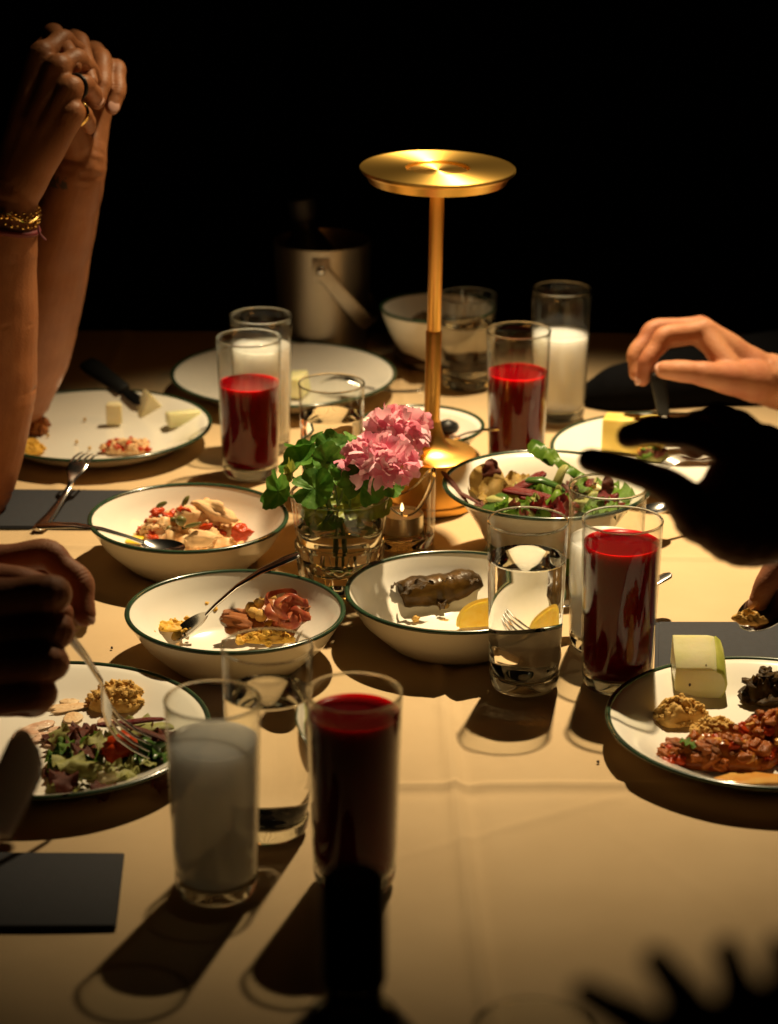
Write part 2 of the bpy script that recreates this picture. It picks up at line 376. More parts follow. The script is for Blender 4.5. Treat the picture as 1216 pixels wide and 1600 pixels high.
# ------------------------------------------------------------------ napkins
def napkin(poly, label, h=0.003):
    c = sum((Vector(p) for p in poly), Vector()) / len(poly)
    o = thing('napkin', label, 'napkin', (c.x, c.y, 0.0012), group='folded navy napkins')
    pl = [((p.x - c.x), (p.y - c.y)) for p in poly]
    put('lower_fold', bevel_prism([(x * 1.0, y * 1.0) for x, y in pl], h * 0.55, 0.0006), M['navy'], o)
    put('upper_fold', bevel_prism([(x * 0.985 + 0.001, y * 0.97 - 0.0006) for x, y in pl], h * 0.5, 0.0006), M['navy'], o, (0, 0, h * 0.56))
napkin([Vector((-0.56, 2.118, 0)), T(205, 830), T(205, 771), Vector((-0.56, 2.222, 0))], 'navy napkin on the far left between the elbow and the creamy salad bowl')
napkin([Vector((-0.40, 1.388, 0)), T(182, 1456), T(195, 1339), Vector((-0.40, 1.493, 0))], 'navy napkin in the bottom left corner below the dinner plate')
napkin([T(1022, 1060), Vector((0.47, 1.795, 0)), Vector((0.47, 1.902, 0)), T(1024, 977)], 'navy napkin on the right behind the plate with the melon wedge')

# ------------------------------------------------------------------ bowls and plates
def dish(name, prof_out, r, label, cat, loc, group):
    """prof_out: outer profile foot->rim as (fraction of r, z). wall 2.6 mm; rim bead is its own part"""
    outp = [(r * a, z) for a, z in prof_out]
    t = 0.0028; inn = []
    zr = outp[-1][1]
    for (a, z) in reversed(outp[1:]):
        inn.append((max(0.0, a - t), z + (t if z < zr * 0.4 else t * 0.6 * (1 - z / zr) ) + 0.0004))
    P = [(0, outp[0][1] + 0.0012)] + [(outp[0][0] * 0.9, outp[0][1] + 0.0012)] + outp + inn
    P.append((0, inn[-1][1]))
    o = thing(name, label, cat, loc, group=group)
    put('body', lathe(P, 96, sharp=60), M['enamel'], o)
    rr, zr = outp[-1]
    ring = []
    for k in range(12):
        t_ = 2 * math.pi * k / 12
        ring.append((rr - 0.0012 + 0.0022 * math.cos(t_), zr + 0.0001 + 0.0017 * math.sin(t_)))
    put('rim', lathe(ring, 96, closed=True, sharp=None), M['rim'], o)
    return o
BOWL = [(0.60, 0.0), (0.62, 0.0006), (0.66, 0.004), (0.76, 0.012), (0.86, 0.021), (0.93, 0.031), (0.975, 0.0385), (1.0, 0.042)]
DEEP = [(0.44, 0.0), (0.46, 0.0006), (0.50, 0.005), (0.60, 0.022), (0.72, 0.042), (0.84, 0.058), (0.93, 0.066), (1.0, 0.070)]
TALL = [(0.40, 0.0), (0.43, 0.001), (0.53, 0.008), (0.70, 0.022), (0.85, 0.040), (0.95, 0.055), (1.0, 0.066)]
PLATE = [(0.62, 0.0), (0.64, 0.0005), (0.72, 0.003), (0.80, 0.008), (0.88, 0.0145), (0.95, 0.019), (1.0, 0.021)]
SMALL = [(0.58, 0.0), (0.60, 0.0006), (0.66, 0.004), (0.80, 0.014), (0.92, 0.024), (1.0, 0.030)]
DG = 'cream enamel dishes with dark green rims'
def zloc(x, y): return (x, y, Z0)
b1 = dish('serving_bowl', BOWL, 0.0868, 'cream bowl with green rim holding creamy tomato salad, left of the flowers', 'bowl', zloc(-0.175, 2.036), DG)
b2 = dish('serving_bowl', BOWL, 0.0866, 'cream bowl of crumbs and red onion with a spoon, behind the front glasses', 'bowl', zloc(-0.1213, 1.8224), DG)
b3 = dish('serving_bowl', BOWL, 0.0887, 'cream bowl with one stuffed vine leaf and a lemon wedge in the middle', 'bowl', zloc(0.0538, 1.8664), DG)
b4 = dish('salad_bowl', DEEP, 0.0905, 'deep cream salad bowl of mixed leaves right of the lamp', 'bowl', zloc(0.1376, 2.0474), DG)
b5 = dish('serving_bowl', SMALL, 0.0625, 'small cream bowl with an olive in orange sauce behind the lamp stem', 'bowl', zloc(0.031, 2.335), DG)
b6 = dish('serving_bowl', TALL, 0.0630, 'tall cream bowl in the dark beside the ice bucket', 'bowl', zloc(0.0525, 2.640), DG)
p1 = dish('dinner_plate', PLATE, 0.1149, 'cream plate with cheese wedges below the raised elbows on the left', 'plate', zloc(-0.2928, 2.3611), DG)
p2 = dish('dinner_plate', PLATE, 0.1195, 'cream plate at the far side behind the left red drink', 'plate', zloc(-0.1127, 2.5381), DG)
p3 = dish('dinner_plate', PLATE, 0.1147, 'cream plate under the pinching hand on the far right', 'plate', zloc(0.2717, 2.2902), DG)
p4 = dish('dinner_plate', PLATE, 0.1149, 'cream plate with melon and red stew at the right edge', 'plate', zloc(0.2755, 1.6664), DG)
p5 = dish('dinner_plate', PLATE, 0.1167, 'cream plate of salad and smeared hummus under the fork at left', 'plate', zloc(-0.2467, 1.6498), DG)
PZ = Z0 + 0.0062                        # plate floor
BZ = Z0 + 0.0052                        # bowl floor

# ------------------------------------------------------------------ tumblers
def tumbler(x, y, kind, level, label, H=0.1372, rt=0.031, rb=0.0268, cat='glass'):
    o = thing('tumbler', label, cat, (x, y, Z0), group='straight clear tumblers')
    tw = 0.0011; zb = 0.0125
    def ro(z): return rb + (rt - rb) * min(1, max(0, z / H)) ** 0.85
    zw = level - 0.0004 if kind == 'w' else zb * 0.95          # clear water and its glass read as one lens: the bare wall starts above it
    outer = [(ro(z), z) for z in [zw + (H - 0.0011 - zw) * k / 14 for k in range(15)]]
    inner = [(r - tw, z) for r, z in reversed(outer)]
    put('wall', lathe(outer + inner, 64, closed=True, sharp=None), M['glass'], o)
    ring = [(rt - tw / 2 + 0.00085 * math.cos(2 * math.pi * k / 10), H - 0.0006 + 0.0009 * math.sin(2 * math.pi * k / 10)) for k in range(10)]
    put('rim', lathe(ring, 64, closed=True, sharp=None), M['glass_solid'], o)
    r0 = ro(zb)
    base = [(0, 0.0016), (rb * 0.72, 0.0014), (rb * 0.84, 0.0), (rb * 0.93, 0.0012), (rb * 0.985, 0.0045), (r0 - 0.0001, zb - 0.001), (r0 - 0.0008, zb), (r0 - 0.004, zb - 0.0009), (0, zb - 0.0022)]
    bs = put('base', lathe(base, 64, sharp=None), M['glass_solid'], o)
    if kind:
        zs = zb + 0.0004
        tw2 = 0.00005 if kind == 'w' else tw + 0.00015
        pr = [(0, zs - 0.0018), (ro(zs) - 0.006, zs - 0.0010), (ro(zs) - tw2 - 0.0012, zs + 0.0006)]
        for k in range(1, 11):
            z = zs + 0.0015 + (level - zs - 0.0025) * k / 10
            pr.append((ro(z) - tw2, z))
        rl = ro(level) - tw if kind != 'w' else ro(level)
        pr += [(rl - 0.0002, level + (0.0006 if kind != 'w' else -0.0006)), (rl - 0.0012, level - 0.0004), (rl - 0.003, level - 0.0008), (0, level - 0.0009)]
        lq = put('liquid', lathe(pr, 64, sharp=None), M[{'w': 'water', 'r': 'red_juice', 'm': 'milky'}[kind]], o)
        if kind == 'w':
            try: lq.cycles.is_caustics_caster = True; bs.cycles.is_caustics_caster = True
            except Exception: pass
    return o
tumbler(0.1056, 1.7740, 'w', 0.107, 'water glass in front of the stuffed vine leaf bowl with the fork bent in it')
tumbler(0.1779, 1.7765, 'r', 0.118, 'bright red drink at the right between the water glass and the melon plate')
tumbler(-0.1117, 1.4431, 'm', 0.108, 'cloudy white drink at the front left, nearest of all', H=0.1372)
tumbler(-0.0217, 1.4564, 'r', 0.122, 'dark red drink at the front behind the black bottle cap')
tumbler(-0.0811, 1.5296, 'w', 0.104, 'water glass between the front cloudy drink and the onion bowl')
tumbler(-0.1338, 2.2714, 'r', 0.092, 'red drink on the left behind the creamy salad bowl')
tumbler(-0.1259, 2.3487, 'm', 0.106, 'cloudy drink hidden behind the left red drink')
tumbler(-0.0540, 2.2150, 'w', 0.079, 'short water glass behind the geranium leaves', H=0.110)
tumbler(0.0829, 2.5635, 'w', 0.070, 'short water glass at the far side right of the lamp stem', H=0.101)
tumbler(0.1238, 2.3007, 'r', 0.095, 'red drink behind the salad bowl right of the lamp')
tumbler(0.1748, 2.4543, 'm', 0.090, 'tall cloudy drink at the far right behind the red one')
tumbler(0.1730, 1.8534, 'm', 0.092, 'cloudy drink between the salad bowl and the bright red drink')
tum = tumbler(T(836, 1614, .1372).x, T(836, 1614, .1372).y, 'w', 0.06, 'tumbler whose rim just shows at the bottom edge of the picture')

# ------------------------------------------------------------------ brass table lamp
lamp = thing('table_lamp', 'brass table lamp with a flat round disc head on a thin stem', 'lamp', (0.0384, 2.1956, Z0), (R(0.7), R(0.7), 0))
put('base', lathe([(0, 0), (.0435, 0), (.0445, .001), (.0445, .0065), (.0437, .0075), (.0425, .0078), (.0425, .0480), (.0420, .0492), (.0405, .0500), (.030, .0512),
                   (.020, .0545), (.0135, .0610), (.0100, .0700), (.0082, .080), (.0, .080)], 96, sharp=35), M['brass_stem'], lamp)
stm = put('stem', lathe([(.0073, .078), (.0073, .1660), (.0070, .1668), (.0, .1668)], 48, sharp=35), M['brass_stem'], lamp)
put('upper_stem', lathe([(.0, .1664), (.0064, .1670), (.0066, .1676), (.0064, .290), (.0068, .298), (.0080, .3035), (.0105, .3060), (0, .3062)], 48, sharp=35), M['brass_stem'], stm)
sh = put('disc_head', lathe([(.0125, .3056), (.0600, .3056), (.0622, .3062), (.0630, .3078), (.0660, .3135), (.0690, .3150), (.0698, .3160), (.0698, .3180), (.0692, .3187), (.0295, .3187), (.0288, .3183),
                             (.0286, .3150), (.0, .3150)], 128, sharp=25), M['brass'], lamp)
put('centre_cap', lathe([(.0, .3146), (.0262, .3146), (.0266, .3150), (.0266, .3158), (.0262, .3161), (.0, .3161)], 96, sharp=25), M['brass'], sh)
put('led_ring', lathe([(.016, .3053), (.050, .3053), (.050, .3049), (.016, .3049)], 64, closed=True, sharp=25), M['led'], sh)

# ------------------------------------------------------------------ glass vase with geranium
VX, VY = -0.0417, 1.978
vase = thing('glass_vase', 'faceted glass tumbler used as a vase for the geranium', 'vase', (VX, VY, Z0))
HV, RT, RB = 0.0865, 0.0422, 0.0310
def facet(t, r, z):
    n = 10; a = 2 * math.pi / n; u = (t % a) - a / 2
    k = (math.cos(a / 2) / math.cos(u)) ** 1.8; w_ = max(0.0, min(1.0, (0.047 - z) / 0.012)); w_ *= max(0.0, min(1, z / 0.004))
    return r * (1 + (k * 1.025 - 1) * w_), z
def rv(z): return RB + (RT - RB) * (z / HV) ** 0.9 + (0.0014 if 0.004 < z < 0.043 else 0.0)
vp = [(0, .003), (.020, .0026), (.027, 0), (.0300, .0012)] + [(rv(z), z) for z in (.006, .012, .020, .028, .036, .0425)] + [(rv(.044), .0445)]
vp += [(rv(.044) - .0029, .0445), (rv(.044) - .0029, .040), (rv(.044) - .0040, .032), (.0290, .026), (.0250, .0205), (.020, .0178), (0, .0165)]
put('faceted_base', lathe(vp, 80, sharp=22, fn=lambda t, r, z: facet(t, r, z) if r > rv(max(0, z)) - .0024 and z > 0.0005 else (r, z)), M['glass_solid'], vase)
put('wall', lathe([(rv(z), z) for z in (.0447, .052, .060, .070, .080, HV - .0014)] + [(rv(z) - .0024, z) for z in (HV - .0014, .080, .070, .060, .052, .0447)], 80, closed=True, sharp=None), M['glass'], vase)
put('rim', lathe([(RT - .0012 + .0014 * math.cos(k * math.pi / 5), HV - .0012 + .0012 * math.sin(k * math.pi / 5)) for k in range(10)], 80, closed=True, sharp=None), M['glass_solid'], vase)
put('water', lathe([(0, .0161), (.0205, .0174), (.0253, .0202), (.0293, .026), (rv(.044) - .0037, .032), (rv(.044) - .0026, .040), (rv(.050) - .0022, .050), (rv(.058) - .0022, .058), (rv(.058) - .004, .0574), (0, .0573)], 64, sharp=None), M['water'], vase)

def leaf_mesh(seed, r=1.0, lobes=7, cup=0.25, drop=0.0, nr=6, na=70):
    rnd = random.Random(seed); ph = rnd.random() * 6
    v, f = [(0, 0, 0)], []
    for j in range(1, nr + 1):
        q = j / nr
        for i in range(na):
            t = 2 * math.pi * i / na
            notch = max(0.0, 1 - abs(((t + math.pi) % (2 * math.pi)) - math.pi) / 0.32)    # the cleft where the stalk joins
            lob = abs(math.sin(t * lobes / 2 + 0.2))
            rad = r * (0.87 + 0.12 * lob ** 0.5 + 0.055 * abs(math.sin(t * lobes * 1.5 + ph)) - 0.55 * notch)
            x, y = q * rad * math.cos(t), q * rad * math.sin(t)
            vein = abs(math.sin(t * lobes / 2 + 0.2))
            z = cup * q * q * r * (0.7 + 0.5 * math.sin(2 * t + ph)) + 0.13 * r * q * (vein - 0.5) + 0.10 * r * noise.noise(Vector((x / r * 2.3 + seed, y / r * 2.3, 1.0))) - drop * max(0, x) ** 2 / r
            v.append((x, y, z))
    for i in range(na): f.append((0, 1 + i, 1 + (i + 1) % na))
    for j in range(nr - 1):
        for i in range(na):
            a = 1 + j * na + i; b_ = 1 + j * na + (i + 1) % na; f.append((a, a + na, b_ + na, b_))
    return mesh('leaf', v, f, True)
ger = thing('geranium', 'pink double geranium with scalloped green leaves standing in the glass vase', 'flower', (VX, VY, 0.024))
G0 = Vector((VX, VY, 0.024))
def gput(name, me, m, loc, rot=(0, 0, 0), scale=None, parent=ger): return put(name, me, m, parent, Vector(loc) - G0, rot, scale)
LEAVES = [  # px, py, depth, radius, lean direction (unit-ish normal), material
    (435, 768, 2.04, .0200, (-.75, -.55, .45), 'leaf'), (492, 764, 2.03, .0235, (-.25, -.75, .65), 'leaf'),
    (512, 722, 2.07, .0200, (.55, -.65, .45), 'leaf'), (470, 722, 2.10, .0215, (-.45, -.25, .8), 'leaf'),
    (478, 697, 2.12, .0185, (-.3, .25, .9), 'leaf'), (520, 700, 2.09, .0180, (.1, -.45, .85), 'leaf'),
    (552, 690, 2.13, .0170, (.2, .2, .95), 'leaf'), (540, 742, 2.06, .0190, (.5, -.7, .5), 'leaf'),
    (566, 756, 2.05, .0210, (.25, -.85, .45), 'leaf'), (604, 750, 2.08, .0170, (.75, -.5, .4), 'leaf'),
    (452, 742, 2.07, .0165, (-.8, -.2, .5), 'leaf_yellow'), (545, 786, 2.095, .0210, (-.1, -.80, .6), 'leaf_yellow'), (556, 806, 2.115, .0170, (.2, -.85, .4), 'leaf_yellow'), (508, 812, 2.11, .0165, (-.2, -.85, .4), 'leaf'),
    (582, 784, 2.10, .0170, (.35, -.8, .5), 'leaf_yellow'), (492, 800, 2.10, .0150, (-.4, -.85, .3), 'leaf_yellow'),
    (500, 660 + 70, 2.11, .0190, (-.1, -.3, .9), 'leaf')]
for i, (px, py, d, r, nrm, mt) in enumerate(LEAVES):
    p = D(px, py, d); q = Vector(nrm).normalized().to_track_quat('Z', 'X')
    q = q @ Quaternion((0, 0, 1), i * 1.9)
    lf = gput('leaf', leaf_mesh(i + 3, r * (.86 + .1 * math.sin(i * 5)), 7, 0.34), M[mt], p, q)
    foot = Vector((VX + 0.012 * math.cos(i * 2.4), VY + 0.012 * math.sin(i * 2.4), 0.066))
    mid = Vector((VX + (p.x - VX) * 0.45, VY + (p.y - VY) * 0.45, max(0.08, p.z * 0.8)))
    gput('leaf_stalk', tube([x - p for x in curve_pts([foot, mid, p], 6)], 0.0012, 6), M['stem'], p)
def petal_mesh(seed):
    v, f = [], []; n, m_ = 6, 6; rnd = random.Random(seed); ph = rnd.random() * 6
    for j in range(n):
        t = j / (n - 1)
        wd = (0.18 + 0.95 * math.sin(min(1, t * 1.12) * math.pi * 0.62)) * 0.55
        for i in range(m_):
            u = i / (m_ - 1) * 2 - 1
            z = 0.30 * t * t + 0.22 * u * u * t + 0.10 * math.sin(u * 5 + ph) * t * t + 0.06 * math.sin(9 * u + ph * 2) * t
            v.append((u * wd, t * (1 - 0.10 * u * u + 0.05 * math.sin(u * 7 + ph)), z))
    for j in range(n - 1):
        for i in range(m_ - 1): a = j * m_ + i; f.append((a, a + 1, a + m_ + 1, a + m_))
    return mesh('petal', v, f, True)
PET = [petal_mesh(k) for k in range(6)]
for me in PET: me.materials.append(M['petal'])
rnd = random.Random(11)
for hi, (px, py, d, rad, tilt) in enumerate(((592, 722, 2.055, (.0300, .026, .0205), (-.1, -.45, .9)), (622, 676, 2.115, (.0245, .022, .0190), (.15, -.35, .92)))):
    c = D(px, py, d)
    hd = gput('flower_head', rock(hi + 2, 2, 0.15, 1.2, [k * 0.62 for k in rad]), M['petal_dark'], c)
    foot = Vector((VX + 0.004 * (hi * 2 - 1), VY, 0.026))
    gput('flower_stalk', tube([x - c for x in curve_pts([foot, Vector((VX + 0.004, VY + .002, .085)), c - Vector((0, 0, .01))], 8)], 0.0017, 8), M['stem'], c)
    n = 120 if hi == 0 else 92
    for k in range(n):
        zz = 1 - 1.72 * (k + 0.5) / n; th = k * 2.39996 + rnd.uniform(-.2, .2); rr = math.sqrt(max(0, 1 - zz * zz))
        nrm = Vector((rr * math.cos(th), rr * math.sin(th), zz))
        pos = Vector((nrm.x * rad[0], nrm.y * rad[1], nrm.z * rad[2])) * rnd.uniform(0.58, 0.86)
        ax = (nrm + Vector((rnd.uniform(-.7, .7), rnd.uniform(-.7, .7), rnd.uniform(-.5, .7)))).normalized()
        q = ax.to_track_quat('Y', 'Z') @ Quaternion((0, 1, 0), rnd.uniform(0, 6.28))
        o = put('petal', PET[k % 6], M['petal'] if rnd.random() < 0.74 else M['petal_dark'], hd, pos, q, rnd.uniform(0.0080, 0.0135))
    for k in range(9):       # fallen-open petals hanging at the side and bud stalks below
        th = k * 0.7; p = Vector((rad[0] * .5 * math.cos(th), rad[1] * .5 * math.sin(th), -rad[2] * .5))
        put('bud_stalk', tube(curve_pts([(0, 0, -rad[2] * 1.05), p * .6 + Vector((0, 0, -.006)), p], 4), 0.0009, 5), M['stem'], hd)

# ------------------------------------------------------------------ tealight in a wavy glass holder
CX, CY = 0.0116, 2.0871
hol = thing('candle_holder', 'small glass tealight holder with a wavy top beside the lamp base', 'candle holder', (CX, CY, Z0))
wave = lambda t, r, z: (r, z if z < 0.0125 else 0.012 + (z - 0.012) * (0.040 + 0.016 * math.cos(2 * (t - 0.12))) / 0.040)
put('wall', lathe([(.0290, .012), (.0297, .02), (.0300, .03), (.0302, .042), (.0302, .052), (.0262, .052), (.0262, .042), (.0260, .03), (.0258, .012)], 80, closed=True, sharp=40, fn=wave), M['glass'], hol)
put('lip', lathe([(.0282 + .0021 * math.cos(k * math.pi / 5), .052 + .0015 * math.sin(k * math.pi / 5)) for k in range(10)], 80, closed=True, sharp=None, fn=wave), M['glass_solid'], hol)
put('base', lathe([(0, 0.001), (.024, 0.0008), (.0275, 0), (.0290, .002), (.0290, .0105), (.028, .0115), (0, .0112)], 64, sharp=None), M['glass_solid'], hol)
tl = thing('tealight', 'lit tealight candle in a thin metal cup inside the wavy glass holder', 'candle', (CX, CY, Z0 + 0.0118))
put('cup', lathe([(0, 0), (.0185, 0), (.0190, .0008), (.0192, .0165), (.0189, .0168), (.0186, .0165), (.0184, .002), (0, .002)], 64, sharp=30), M['alu'], tl)
put('wax', lathe([(0, .0025), (.0183, .0025), (.0183, .0140), (.0160, .0134), (0, .0132)], 48, sharp=50), M['wax'], tl)
put('wick', tube(curve_pts([(0, 0, .013), (0, 0, .0165), (.0008, 0, .0190)], 5), .0006, 6), M['wick'], tl)
put('flame', lathe([(0, .0178), (.0010, .0188), (.0015, .0203), (.0012, .0225), (.0005, .0248), (0, .0262)], 20, sharp=None), M['flame'], tl)

# ------------------------------------------------------------------ ice bucket
BX, BY = -0.0755, 2.708
bk = thing('ice_bucket', 'small brushed steel ice bucket with a swing handle in the dark background', 'bucket', (BX, BY, Z0))
put('body', lathe([(0, 0), (.0470, 0), (.0490, .0015), (.0500, .02), (.0520, .07), (.0535, .118), (.0545, .1225), (.0545, .125), (.0528, .125), (.0515, .118), (.0500, .07), (.0480, .02), (.0465, .004), (0, .004)], 80, sharp=35), M['steel_blur'], bk)
secs = []
hdir = Vector((0.62, 0, -0.78))
for k in range(25):
    ph = math.pi * k / 24
    cq = math.copysign(abs(math.cos(ph)) ** .45, math.cos(ph)); p = Vector((0, 0, .104)) + Vector((0, -1, 0)) * (0.0578 * cq) + hdir * (0.090 * math.sin(ph))
    tg = (Vector((0, 1, 0)) * (0.0575 * math.sin(ph)) + hdir * (0.082 * math.cos(ph))).normalized()
    wdir = hdir.cross(Vector((0, 1, 0))).normalized()
    secs.append((p, wdir * 0.0088, tg.cross(wdir) * 0.0009))
put('handle', loft(secs, 12, power=4), M['steel_blur'], bk)
for sy in (-1, 1):
    rv_ = put('rivet', rock(1, 2, 0, 1, (.0052, .0035, .0052)), M['steel'], bk, (0, sy * 0.0582, 0.104))
    put('hinge_plate', bevel_prism([(-.010, -.0012), (.010, -.0012), (.010, .0012), (-.010, .0012)], .028, .0008), M['steel_blur'], bk, (0, sy * 0.0545, 0.0885))
wb = thing('wine_bottle', 'dark bottle neck sticking out of the ice bucket', 'bottle', (BX - .004, BY + .006, Z0 + .008), (R(-4), R(-7), 0))
put('glass', lathe([(0, 0), (.030, 0), (.032, .003), (.032, .085), (.028, .105), (.015, .125), (.0125, .135), (.0125, .150), (.0142, .151), (.0142, .157), (.012, .158), (0, .158)], 48, sharp=35), M['black'], wb)
put('cap', lathe([(0, .160), (.0150, .160), (.0152, .140), (.0135, .1395), (.0133, .1585), (0, .1588)], 40, sharp=35), M['label_black'], wb)

# ------------------------------------------------------------------ bottle close to the camera
bp_ = D(552, 1372, 1.147)
bt = thing('bottle', 'bottle with a tall black cap out of focus at the bottom centre', 'bottle', (bp_.x, bp_.y, Z0))
hb = bp_.z
put('cap', lathe([(0, hb), (.0128, hb), (.0148, hb - .0016), (.0154, hb - .004), (.0156, hb - .054), (.0150, hb - .0555), (.0135, hb - .0557), (0, hb - .0557)], 56, sharp=30), M['black'], bt)
put('glass', lathe([(0, 0), (.036, 0), (.0385, .003), (.0385, hb - .125), (.0375, hb - .108), (.031, hb - .088), (.020, hb - .074), (.0145, hb - .068), (.0135, hb - .056), (0, hb - .056)], 56, sharp=35), M['bottle'], bt)
put('shoulder_label', lathe([(.0392, .03), (.0392, hb - .124), (.0383, hb - .107), (.0318, hb - .087), (.0208, hb - .073), (.0203, hb - .0735), (.031, hb - .0882), (.0376, hb - .108), (.0386, hb - .125), (.0386, .03)], 56, closed=True, sharp=35), M['label_black'], bt)

# ------------------------------------------------------------------ cutlery
def fork(p0, p1, label, up=(0, 0, 1), flip=1, hm='steel'):
    p0, p1 = Vector(p0), Vector(p1); Lh = (p1 - p0).length; k = Lh / 0.19
    o = thing('fork', label, 'fork', p0, group='steel cutlery'); o.rotation_mode = 'QUATERNION'; o.rotation_quaternion = frame(p0, p1, up).to_quaternion()
    zf = lambda x: flip * (0.006 * math.sin(min(1, x / .125) * math.pi) - 0.012 * max(0, math.sin(max(0, (x - .115) / .075) * math.pi * 0.95)))
    prof = [(0, .0035), (.004, .0078), (.02, .0085), (.05, .0066), (.085, .0042), (.112, .0034), (.122, .0052), (.130, .0098), (.138, .0120), (.148, .0122)]
    put('handle', loft([((x * k, 0, zf(x) * k), (0, wd * k, 0), (0, 0, (.0017 if x < .11 else .0012) * k)) for x, wd in prof], 14, power=2.6), M[hm], o)
    for q in range(4):
        y = (-.0105 + q * .007)
        put('tine', loft([((x * k, (y * (1 if x < .17 else .97)) * k, zf(x) * k), (0, hw * k, 0), (0, 0, .0010 * k)) for x, hw in ((.146, .0019), (.160, .0017), (.176, .0015), (.187, .0011), (.190, .0004))], 10), M[hm], o)
    return o
def spoon(p0, p1, label, up=(0, 0, 1), hm='steel', k=None):
    p0, p1 = Vector(p0), Vector(p1); Lh = (p1 - p0).length; k = k or Lh / 0.19
    o = thing('spoon', label, 'spoon', p0, group='steel cutlery'); o.rotation_mode = 'QUATERNION'; o.rotation_quaternion = frame(p0, p1, up).to_quaternion()
    zf = lambda x: 0.010 * math.sin(min(1, x / .14) * math.pi)
    prof = [(0, .004), (.004, .0080), (.02, .0086), (.05, .0068), (.085, .0044), (.120, .0034), (.138, .0042)]
    put('handle', loft([((x * k, 0, zf(x) * k), (0, wd * k, 0), (0, 0, .0017 * k)) for x, wd in prof], 14, power=2.6), M[hm], o)
    v, f = [], []; nr, na = 8, 36
    for side in (0, 1):
        base = len(v); v.append((.163 * k, 0, (-.0072 - .0011 * side) * k))
        for j in range(1, nr + 1):
            q = j / nr
            for i in range(na):
                t = 2 * math.pi * i / na
                v.append(((.163 + .0275 * q * math.cos(t)) * k, (.0185 * q * math.sin(t) * (1 + .12 * math.cos(t))) * k, (-.0072 * (1 - q ** 2.2) - .0011 * side) * k))
        for i in range(na):
            a, b_ = base + 1 + i, base + 1 + (i + 1) % na; f.append((base, a, b_) if not side else (base, b_, a))
        for j in range(nr - 1):
            for i in range(na):
                a = base + 1 + j * na + i; b_ = base + 1 + j * na + (i + 1) % na
                f.append((a, a + na, b_ + na, b_) if not side else (a, b_, b_ + na, a + na))
    o1, o2 = 1 + (nr - 1) * na, 1 + nr * na + 1 + (nr - 1) * na
    for i in range(na): f.append((o1 + i, o2 + i, o2 + (i + 1) % na, o1 + (i + 1) % na))
    put('spoon_bowl', mesh('spoon_bowl', v, f, True, 60), M[hm], o); return o
def knife(p0, p1, label, up=(0, 0, 1), hm='black', hl=0.5, wd=0.010, bw=0.009):
    p0, p1 = Vector(p0), Vector(p1); Lh = (p1 - p0).length
    o = thing('knife', label, 'knife', p0, group='steel cutlery'); o.rotation_mode = 'QUATERNION'; o.rotation_quaternion = frame(p0, p1, up).to_quaternion()
    h = Lh * hl
    put('handle', loft([((x * h, 0, 0), (0, a * wd, 0), (0, 0, b_ * .0045)) for x, a, b_ in ((0, .55, .6), (.03, .85, .95), (.2, 1, 1), (.6, .85, 1), (.95, .75, .9), (1, .65, .7))], 16, power=2.8), M[hm], o)
    put('blade', loft([((h + (Lh - h) * t, c_ * bw, 0), (0, a * bw, 0), (0, 0, b_)) for t, a, c_, b_ in ((-.02, .55, 0, .0014), (.06, .60, 0, .0013), (.12, 1.0, -.1, .0010), (.45, 1.12, -.1, .0009), (.75, 1.15, -.1, .0008), (.9, .95, .05, .0006), (.97, .6, .2, .0005), (1, .12, .35, .0003))], 16, power=2.2), M['steel' if hm != 'steel' else 'steel_soft'], o)
    if hm == 'steel':                  # a ground, finely serrated cutting edge
        pts = [(h + (Lh - h) * t, -a * bw * 1.0 + c_ * bw, .0006 * math.sin(q * 2.6)) for q, (t, a, c_) in enumerate([(.12 + .84 * k / 60, 1.0 + .15 * min(1, k / 25) - max(0, (k - 46) / 14) ** 2 * .55, -.1 + max(0, (k - 46) / 14) ** 2 * .30) for k in range(61)])]
        put('cutting_edge', tube(pts, .0007, 6), M['steel_blur'], o)
        put('back_edge', tube([(x, -y - .0022, 0) for x, y, z in pts], .0006, 6), M['steel_blur'], o)
    return o
fork(T(58, 828, .006), T(142, 711, .031), 'fork leaning on the near rim of the cheese plate at the left', (0, -.3, 1), -1)
spoon(T(58, 822, .040), T(288, 858, .0335), 'spoon lying across the left rim of the creamy salad bowl', (0, -.1, 1))
spoon(T(468, 866, .088), T(268, 996, .0145), 'spoon with a dark gleaming handle standing in the onion bowl', (.05, -.15, 1))
fork(T(1048, 897, .034), T(822, 976, .0165), 'fork resting in the vine leaf bowl, seen bent through the water glass', (0, 0, 1), -1)
fork(T(1190, 690, .040), T(1030, 737, .026), 'fork lying on the far right plate under the dark hand', (0, 0, 1), -1)
spoon(T(795, 670, .045), T(655, 700, .020), 'thin spoon sticking out of the small sauce bowl to the right', (0, 0, 1))
fork(T(660, 610, .026), T(505, 598, .017), 'fork on the far plate pointing at the short water glass', (0, 0, 1), -1)
spoon(T(1150, 752, .034), T(1004, 800, .030), 'spoon beside the salad bowl under the dark pointing finger', (0, 0, 1))
knife(T(134, 566, .040), T(226, 632, .018), 'black handled knife on the far rim of the cheese plate', (0, -.5, 1), hl=0.66, wd=.011, bw=.006)

